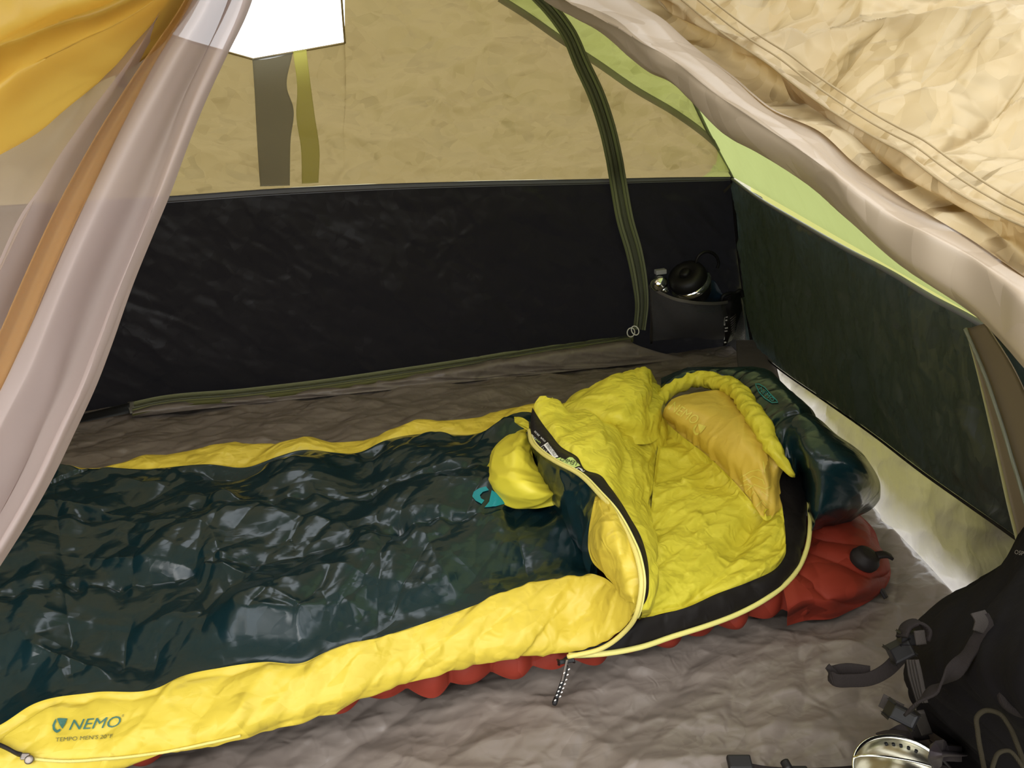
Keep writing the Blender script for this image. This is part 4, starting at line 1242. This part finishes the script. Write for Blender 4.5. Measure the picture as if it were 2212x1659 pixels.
# ------------------------------------------------------------------ backpack by the near right corner
bp = empty('backpack', Z(2150, 1560, 0)); tag(bp, 'black backpack with dangling straps leaning at the right wall', 'backpack')
kb = zl((2330, 1080, .10), (2250, 1160, .10), (2190, 1240, .08), (2130, 1300, .06), (2080, 1350, .04), (2040, 1400, .02), (2030, 1450, .01), (2020, 1520, .0), (2010, 1580, .0), (2010, 1620, .0), (2040, 1690, .0))
k0 = zl((2330, 1085, .36), (2225, 1170, .34), (2170, 1245, .31), (2110, 1302, .28), (2050, 1340, .255), (1998, 1385, .22), (1975, 1440, .18), (1970, 1490, .14), (1985, 1548, .09), (2010, 1605, .045), (2040, 1690, .005))
k1 = zl((2380, 1150, .41), (2280, 1220, .40), (2220, 1285, .385), (2150, 1345, .36), (2095, 1395, .33), (2050, 1435, .29), (2030, 1470, .25), (2035, 1515, .20), (2055, 1570, .15), (2080, 1625, .10), (2110, 1720, .03))
k2 = zl((2430, 1260, .43), (2370, 1330, .43), (2310, 1380, .42), (2250, 1430, .40), (2190, 1470, .375), (2150, 1505, .34), (2135, 1535, .30), (2140, 1575, .25), (2150, 1620, .20), (2170, 1680, .14), (2200, 1800, .05))
k3 = zl((2480, 1380, .42), (2440, 1440, .42), (2400, 1490, .41), (2350, 1540, .39), (2310, 1580, .365), (2280, 1610, .33), (2270, 1640, .29), (2275, 1680, .24), (2290, 1720, .19), (2310, 1790, .12), (2330, 1900, .03))
k0[:, 2] = np.maximum(k0[:, 2], .004)
k4 = resample(k3, 11)*.5+resample(kb, 11)*.5+FW*np.array([.16, .16, 0])+RT*.10
k4[:, 2] = np.linspace(.34, .004, 11)
G = loft([kb, k0, k1, k2, k3, k4, kb], 120, 130)
G = crease(G, [(.016, .12, 1.6, 40, 'f'), (.008, .05, 1.6, 70, 'i'), (.02, .3, 1, 0, 'n')], 85, (.01, .01, .01, .01))
G[:, :, 2] = np.maximum(G[:, :, 2], .001)
body = sheet('pack_body', G, M['pack'], bp)
# curved padded hip belt along the upper edge
hbp = zl((2290, 1088, .365), (2212, 1168, .345), (2160, 1228, .32), (2110, 1276, .295), (2050, 1322, .27), (1990, 1352, .25), (1960, 1372, .235))
P = resample(hbp, 60); T, N, B = frames(P)
a = np.linspace(0, 2*math.pi, 16, endpoint=False)
w_ = np.linspace(.050, .020, 60)/K
G = P[:, None]+(np.cos(a)[None, :, None]*N[:, None]*w_[:, None, None]+np.sin(a)[None, :, None]*B[:, None]*w_[:, None, None]*.45)
G = G+np.array([.015, -.02, -.03])
sheet('hip_belt', G, M['pack'], bp, closed=True)
def ds(name, pts, side, w, th, m_, n_=26):
    return strap(name, dl(*pts), side, w, th, m_, bp, n_)
cz = -FW
ds('strap', [(1802, 1444, .80), (1792, 1456, .80), (1800, 1466, .795), (1840, 1470, .79), (1880, 1466, .785), (1915, 1448, .78), (1945, 1418, .775), (1962, 1400, .77)], UP*1.0, .016, .003, M['web'], 40)
ds('strap', [(1795, 1452, .805), (1830, 1446, .80), (1880, 1452, .79)], UP, .015, .003, M['web'], 16)
block('buckle', D(1944, 1405, .765), [RT+UP*.5, UP-RT*.5, FW], (.026, .020, .009), M['rubber'], bp, .003)
block('buckle', D(1960, 1378, .765), [RT, UP, FW], (.020, .014, .008), M['rubber'], bp, .002)
ds('strap', [(1948, 1376, .76), (1960, 1352, .765), (1985, 1345, .765), (2000, 1360, .76), (1996, 1385, .755)], FW, .018, .004, M['web'], 24)
ds('strap', [(1985, 1362, .750), (1990, 1392, .748)], RT, .012, .003, M['webgrey'], 8)
for k in range(4):
    ds('strap', [(1962+k*6, 1425, .745-.004*k), (1966+k*7, 1455, .742-.004*k), (1976+k*6, 1490, .738-.004*k), (1985+k*5, 1518, .735-.004*k)], RT, .0045, .003, M['webgrey'], 16)
ds('strap', [(2118, 1330, .70), (2128, 1350, .695), (2112, 1385, .69), (2078, 1430, .685), (2030, 1480, .685), (1985, 1515, .69), (1962, 1540, .70)], RT+UP*.9, .017, .003, M['web'], 40)
ds('strap_end', [(2112, 1322, .70), (2124, 1342, .695), (2120, 1368, .692)], RT-UP*.2, .019, .003, M['webgrey'], 12)
ds('strap_end', [(1903, 1512, .735), (1925, 1524, .73), (1948, 1536, .725)], UP, .016, .003, M['webgrey'], 14)
block('buckle', D(1946, 1543, .715), [RT-UP*.5, UP+RT*.5, FW], (.030, .016, .010), M['rubber'], bp, .003)
ds('strap', [(1960, 1545, .84), (1972, 1562, .86), (1982, 1578, .88), (1992, 1596, .90)], RT, .020, .004, M['web'], 24)
ds('strap', [(1984, 1538, .80), (1992, 1560, .82), (2002, 1584, .84)], RT, .014, .004, M['webgrey'], 14)
# fin of the second hip pad above the pot
fin = [dl((1903, 1600, 0.970), (1925, 1586, 0.970), (1960, 1582, 0.965), (1995, 1592, 0.960), (2030, 1612, 0.950)), dl((1902, 1606, 0.955), (1930, 1600, 0.950), (1962, 1600, 0.945), (1998, 1608, 0.940), (2035, 1630, .69)), dl((1904, 1610, 0.970), (1930, 1612, 0.970), (1960, 1616, 0.965), (1995, 1630, 0.960), (2035, 1660, 0.950))]
slab('hip_pad', loft(fin, 40, 16), mat('pad_dark_plum', (.014, .007, .009, 1), .7), bp, .012)
# elastic cord loops on the front
tube('elastic_cord', dl((2130, 1680, .61), (2122, 1640, .62), (2112, 1580, .63), (2111, 1548, .635), (2128, 1535, .635), (2160, 1542, .63), (2180, 1568, .625), (2198, 1610, .615), (2215, 1660, .61), (2225, 1700, .60)), .0024, M['cord'], bp, 8, 70)
tube('elastic_cord', dl((2140, 1690, .60), (2146, 1650, .605), (2160, 1625, .61), (2180, 1622, .61), (2205, 1650, .605), (2230, 1700, .60)), .002, M['cord'], bp, 8, 50)
tube('daisy_loop', dl((2230, 1440, .62), (2195, 1455, .63), (2172, 1480, .632), (2172, 1515, .63), (2200, 1535, .625), (2230, 1540, .62)), .006, M['web'], bp, 8, 40)
ds('strap', [(2168, 1448, .64), (2190, 1468, .637), (2230, 1480, .63)], UP, .016, .003, M['web'], 14)
decal('pack_text', [text_polys('OSPR', [(2196, 1199), (2222, 1206), (2223, 1197), (2198, 1190)])], mat('print_dim', (.20, .18, .16, 1), .6), bp, [body.name, 'hip_belt'], .003)
# waist strap with its buckle lying on the floor
wsx = zl((1585, 1640, .012), (1630, 1648, .012), (1700, 1653, .012), (1760, 1652, .012), (1820, 1648, .014), (1880, 1640, .02), (1930, 1635, .04), (1990, 1640, .06))
strap('waist_strap', wsx+np.array([0, -.02, 0]), [0, .8, .5], .026, .003, M['web'], bp, 50)
block('buckle', wsx[0]+np.array([0, -.012, .006]), [RT, [-RT[1], RT[0], .3], [0, -.3, 1]], (.036, .022, .010), M['rubber'], bp, .004)
tube('slider_bar', zl((1684, 1632, .022), (1694, 1650, .020))+np.array([0, -.01, 0]), .007, M['rubber'], bp, 10, 6)
block('slider_bar', Z(1712, 1652, .018)+np.array([0, -.012, 0]), [RT, [-RT[1], RT[0], 0], [0, 0, 1]], (.030, .018, .008), M['rubber'], bp, .003)

# ------------------------------------------------------------------ steel pot by the pack
pot = empty('cooking_pot', Z(1960, 1720, 0)); tag(pot, 'shiny steel pot with strainer holes standing in front of the backpack', 'pot')
pcx = Z(1957, 1682, .10)
pr = .066
cup = [(r*.83, h) for r, h in [(0, -.105), (.066, -.105), (.072, -.098), (.074, -.05), (.076, -.004), (.0795, -.001), (.0800, .002), (.0775, .003), (.0745, -.003), (.0725, -.05), (.070, -.094), (.0, -.096)]]
tilt = np.array([-.10, -.12, 1.0])
pc = pcx
lathe('pot_body', pc, tilt, cup, M['steel'], pot, 64)
ta = tilt/np.linalg.norm(tilt)
e1 = RT-ta*(RT @ ta); e1 /= np.linalg.norm(e1)
e2 = np.cross(ta, e1)
for k in range(5):
    q = math.radians(88-k*9)
    cpt = pc+(e1*math.cos(q)+e2*math.sin(q))*.0603/K-ta*.012/K
    lathe('strainer_hole', cpt, -(e1*math.cos(q)+e2*math.sin(q)), [(0, .0012), (.0022, .0012), (.0022, 0)], M['lab_k'], pot, 12)
hp = [pc+(e1*(-.86)+e2*.50)*pr/K, pc+(e1*(-.80)+e2*.46)*pr/K+ta*.006/K, pc+(e1*.1+e2*.28)*pr/K+ta*.012/K, pc+(e1*.9+e2*.05)*pr/K+ta*.006/K]
tube('wire_handle', hp, .0018, M['steel'], pot, 8, 40)

# ------------------------------------------------------------------ near door cloth: right flap, left curtain, amber fly
fd = empty('fly_door', D(1900, 500, .75)); tag(fd, 'crumpled pale yellow outer door flap rolled back across the upper right', 'tent flap')
E0 = [(1120, -60), (1182, 0), (1244, 35), (1301, 65), (1361, 122), (1402, 155), (1444, 173), (1490, 210), (1569, 279), (1639, 318), (1767, 404), (1833, 470), (1943, 573), (2000, 612), (2111, 690), (2170, 746), (2212, 788), (2300, 870)]
E1 = [(1180, -60), (1230, 0), (1280, 20), (1330, 45), (1385, 85), (1437, 112), (1480, 140), (1547, 191), (1600, 225), (1675, 279), (1767, 350), (1833, 400), (1943, 478), (2000, 505), (2097, 560), (2160, 610), (2212, 655), (2300, 730)]
E2 = [(1240, -60), (1330, -5), (1370, 25), (1420, 50), (1473, 92), (1520, 125), (1584, 173), (1620, 205), (1664, 239), (1767, 286), (1840, 352), (1890, 390), (1970, 445), (2020, 475), (2097, 521), (2160, 565), (2212, 602), (2300, 670)]
E3 = [(1310, -60), (1395, -5), (1440, 25), (1490, 60), (1540, 95), (1590, 132), (1640, 165), (1690, 200), (1740, 232), (1830, 290), (1900, 340), (1950, 375), (2020, 420), (2070, 450), (2130, 490), (2180, 525), (2230, 565), (2310, 630)]
SS_ = [(1380, -70), (1440, -25), (1473, 0), (1515, 35), (1558, 70), (1610, 105), (1657, 136), (1710, 178), (1767, 220), (1859, 279), (1910, 308), (1951, 330), (2010, 375), (2061, 411), (2130, 450), (2180, 475), (2220, 493), (2320, 560)]
S2 = [(1420, -90), (1480, -45), (1515, -12), (1557, 22), (1602, 56), (1652, 90), (1700, 120), (1752, 160), (1810, 200), (1900, 258), (1950, 285), (1990, 305), (2050, 348), (2100, 382), (2170, 425), (2220, 450), (2260, 470), (2350, 530)]
T1 = [(u+170, v-95) for u, v in SS_]
T2 = [(u+420, v-240) for u, v in SS_]
T3 = [(u+800, v-420) for u, v in SS_]
dn = np.linspace(.98, .60, 18)
def dline(px, o):
    P_ = [D(u, v, d+o*d/.8) for (u, v), d in zip(px, dn)]
    return np.array([P_[0]+(P_[0]-P_[1])*3.5]+P_+[P_[-1]+(P_[-1]-P_[-2])*1.5])
roll = [dline([(u+14, v-6) for u, v in E1], .05), dline([(u+6, v-4) for u, v in E0], .03), dline(E0, .0), dline([((a_[0]+b_[0])/2, (a_[1]+b_[1])/2) for a_, b_ in zip(E0, E1)], -.030), dline(E1, -.040), dline([((a_[0]+b_[0])/2, (a_[1]+b_[1])/2) for a_, b_ in zip(E1, E2)], -.032), dline(E2, -.008), dline([(u+6, v-4) for u, v in E2], .02)]
G = loft(roll, 300, 80)
def lay(s, t):
    return .010*np.exp(-s/.35)*np.sin(t/t.max()*18)
G = crease(G, [(.020, .16, 3.2, 8, 'f'), (.012, .07, 3.0, -10, 'i')], 91, (0, 0, .01, .01), lay)
sheet('rolled_hem', G, M['roll'], fd)
main = [dline([(u+3, v-2) for u, v in E2], .012), dline(E3, .030), dline(SS_, .0)]
G = loft(main, 260, 40)
G = crease(G, [(.024, .10, 2.6, 35, 'f'), (.012, .05, 3, 55, 'i')], 93, (0, 0, .01, .012))
sheet('edge_band', G, M['flap'], fd)
main = [dline(SS_, -.002), dline(S2, -.004), dline(T1, .0), dline(T2, .0), dline(T3, -.03)]
G = loft(main, 420, 260)
G = crease(G, [(.046, .12, 2.0, 80, 'f'), (.040, .075, 2.2, 55, 'i'), (.024, .045, 2.4, 100, 'f'), (.010, .022, 2, 60, 'i')], 95, (0, 0, .015, 0))
sheet('door_panel', G, M['flap'], fd)
for px_, o_ in ((SS_, -.010), ([(u*.62+w*.38, v*.62+y*.38) for (u, v), (w, y) in zip(S2, SS_)], -.020), ([(u+4, v-3) for u, v in S2], -.022)):
    tube('seam', dline(px_, o_), .0012, M['hemline'], fd, 6, 150)

cu_ = empty('door_curtain', D(200, 700, .62)); tag(cu_, 'sheer pale lilac inner door curtain gathered at the left', 'curtain')
Rr = [(560, -60), (530, 30), (484, 125), (440, 220), (400, 320), (366, 410), (328, 500), (272, 640), (236, 745), (205, 830), (160, 930), (113, 1030), (58, 1130), (0, 1222), (-80, 1340)]
c1 = [(520, -60), (486, 30), (440, 125), (392, 220), (350, 320), (312, 410), (272, 500), (212, 640), (172, 745), (138, 830), (90, 930), (44, 1030), (-12, 1130), (-70, 1222), (-150, 1340)]
c2 = [(480, -60), (440, 30), (392, 110), (340, 205), (290, 300), (246, 390), (202, 480), (140, 620), (98, 725), (60, 815), (10, 915), (-40, 1015), (-96, 1115), (-160, 1210), (-240, 1330)]
c3 = [(440, -60), (392, 30), (345, 100), (290, 185), (232, 280), (182, 370), (132, 465), (70, 600), (25, 705), (-15, 795), (-70, 895), (-120, 995), (-180, 1095), (-240, 1190), (-320, 1310)]
c4 = [(400, -60), (345, 20), (300, 85), (245, 165), (180, 255), (120, 345), (70, 440), (5, 575), (-45, 680), (-90, 770), (-150, 870), (-200, 970), (-260, 1070), (-320, 1160), (-400, 1280)]
c5 = [(360, -60), (300, 10), (250, 70), (190, 140), (110, 220), (30, 310), (-30, 400), (-100, 530), (-160, 640), (-210, 730), (-270, 830), (-320, 930), (-380, 1030), (-440, 1120), (-520, 1240)]
dc = np.linspace(.72, .50, 15)
def cline(px, o):
    P_ = [D(u, v, d+o) for (u, v), d in zip(px, dc)]
    top = D(px[0][0]+70, px[0][1]-330, dc[0]+o*.3+.16)
    end = np.array(P_[-1]); end = end+(P_[-1]-P_[-3])*.8; end[2] = max(end[2], .05)
    return np.array([top]+P_+[end])
G = loft([cline([(u-12, v) for u, v in Rr], .035), cline(Rr, .012), cline([((a_[0]*2+b_[0])/3, (a_[1]*2+b_[1])/3) for a_, b_ in zip(Rr, c1)], -.012), cline(c1, .012), cline(c2, -.02), cline(c3, .03), cline(c4, -.012)], 150, 110)
G = crease(G, [(.008, .06, 7, 0, 'n'), (.005, .03, 8, 0, 'n')], 97, (0, 0, .0, 0))
sheet('gathered_fold', G, M['curtain'], cu_)
far_ = [(u-420, v+120) for u, v in c5]
G = loft([cline(c4, -.010), cline(c5, .02), cline(far_, .0)], 80, 50)
G = crease(G, [(.006, .12, 3, 10, 'n')], 98)
sheet('mesh_panel', G, M['sheer'], cu_)
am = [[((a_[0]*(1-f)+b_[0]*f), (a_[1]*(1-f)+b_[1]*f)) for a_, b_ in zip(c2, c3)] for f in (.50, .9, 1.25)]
slab('painted_fold_glow', loft([cline(am[0], .005), cline(am[1], .010), cline(am[2], .0)], 60, 8), M['foldglow'], cu_)  # orange fly light reflected in the curtain fold, put in as a tinted strip

fs = empty('fly_sheet', D(150, 80, .6)); tag(fs, 'glowing amber fly cloth hanging in the upper left corner', 'tent fly')
A0 = dl((400, -40, .72), (362, 8, .70), (330, 45, .69), (272, 92, .67), (215, 130, .65), (150, 160, .63), (100, 200, .615), (55, 237, .60), (0, 285, .585), (-120, 360, .56))
A1 = dl((380, -50, .70), (335, 0, .67), (290, 30, .655), (235, 60, .64), (180, 85, .62), (120, 115, .60), (75, 140, .585), (30, 165, .57), (-20, 200, .56), (-140, 270, .53))
A2 = dl((340, -60, .71), (300, -20, .69), (250, 8, .675), (200, 28, .66), (150, 42, .645), (100, 60, .63), (55, 78, .615), (10, 95, .60), (-40, 120, .585), (-160, 180, .56))
A3 = dl((330, -80, .67), (280, -45, .65), (230, -15, .635), (180, 2, .62), (130, 18, .605), (80, 35, .59), (35, 50, .575), (-10, 70, .565), (-60, 90, .55), (-180, 140, .52))
A4 = dl((300, -160, .66), (250, -130, .64), (200, -105, .63), (150, -90, .615), (100, -75, .60), (50, -60, .585), (0, -45, .57), (-40, -30, .56), (-90, -10, .55), (-200, 40, .52))
A00 = A0+FW*.05+UP*.02
AT = A4+UP*.30+FW*.14
G = loft([A00, A0, A1, A2, A3, A4, (A4+AT)/2+FW*.02, AT], 150, 130)
G = crease(G, [(.012, .10, 2.6, 10, 'f'), (.006, .05, 2.6, 0, 'i')], 99, (0, 0, .01, 0))
sheet('fly_cloth', G, M['ambercloth'], fs)
tg = tube('toggle_cord', dl((350, 25, .80), (300, 60, .80), (272, 105, .80), (260, 135, .80), (263, 185, .80)), .006, mat('toggle_olive', (.10, .085, .03, 1), .6), fs, 8, 30)
print('TRIS', sum(len(o.data.polygons) for o in bpy.data.objects if o.type == 'MESH'))
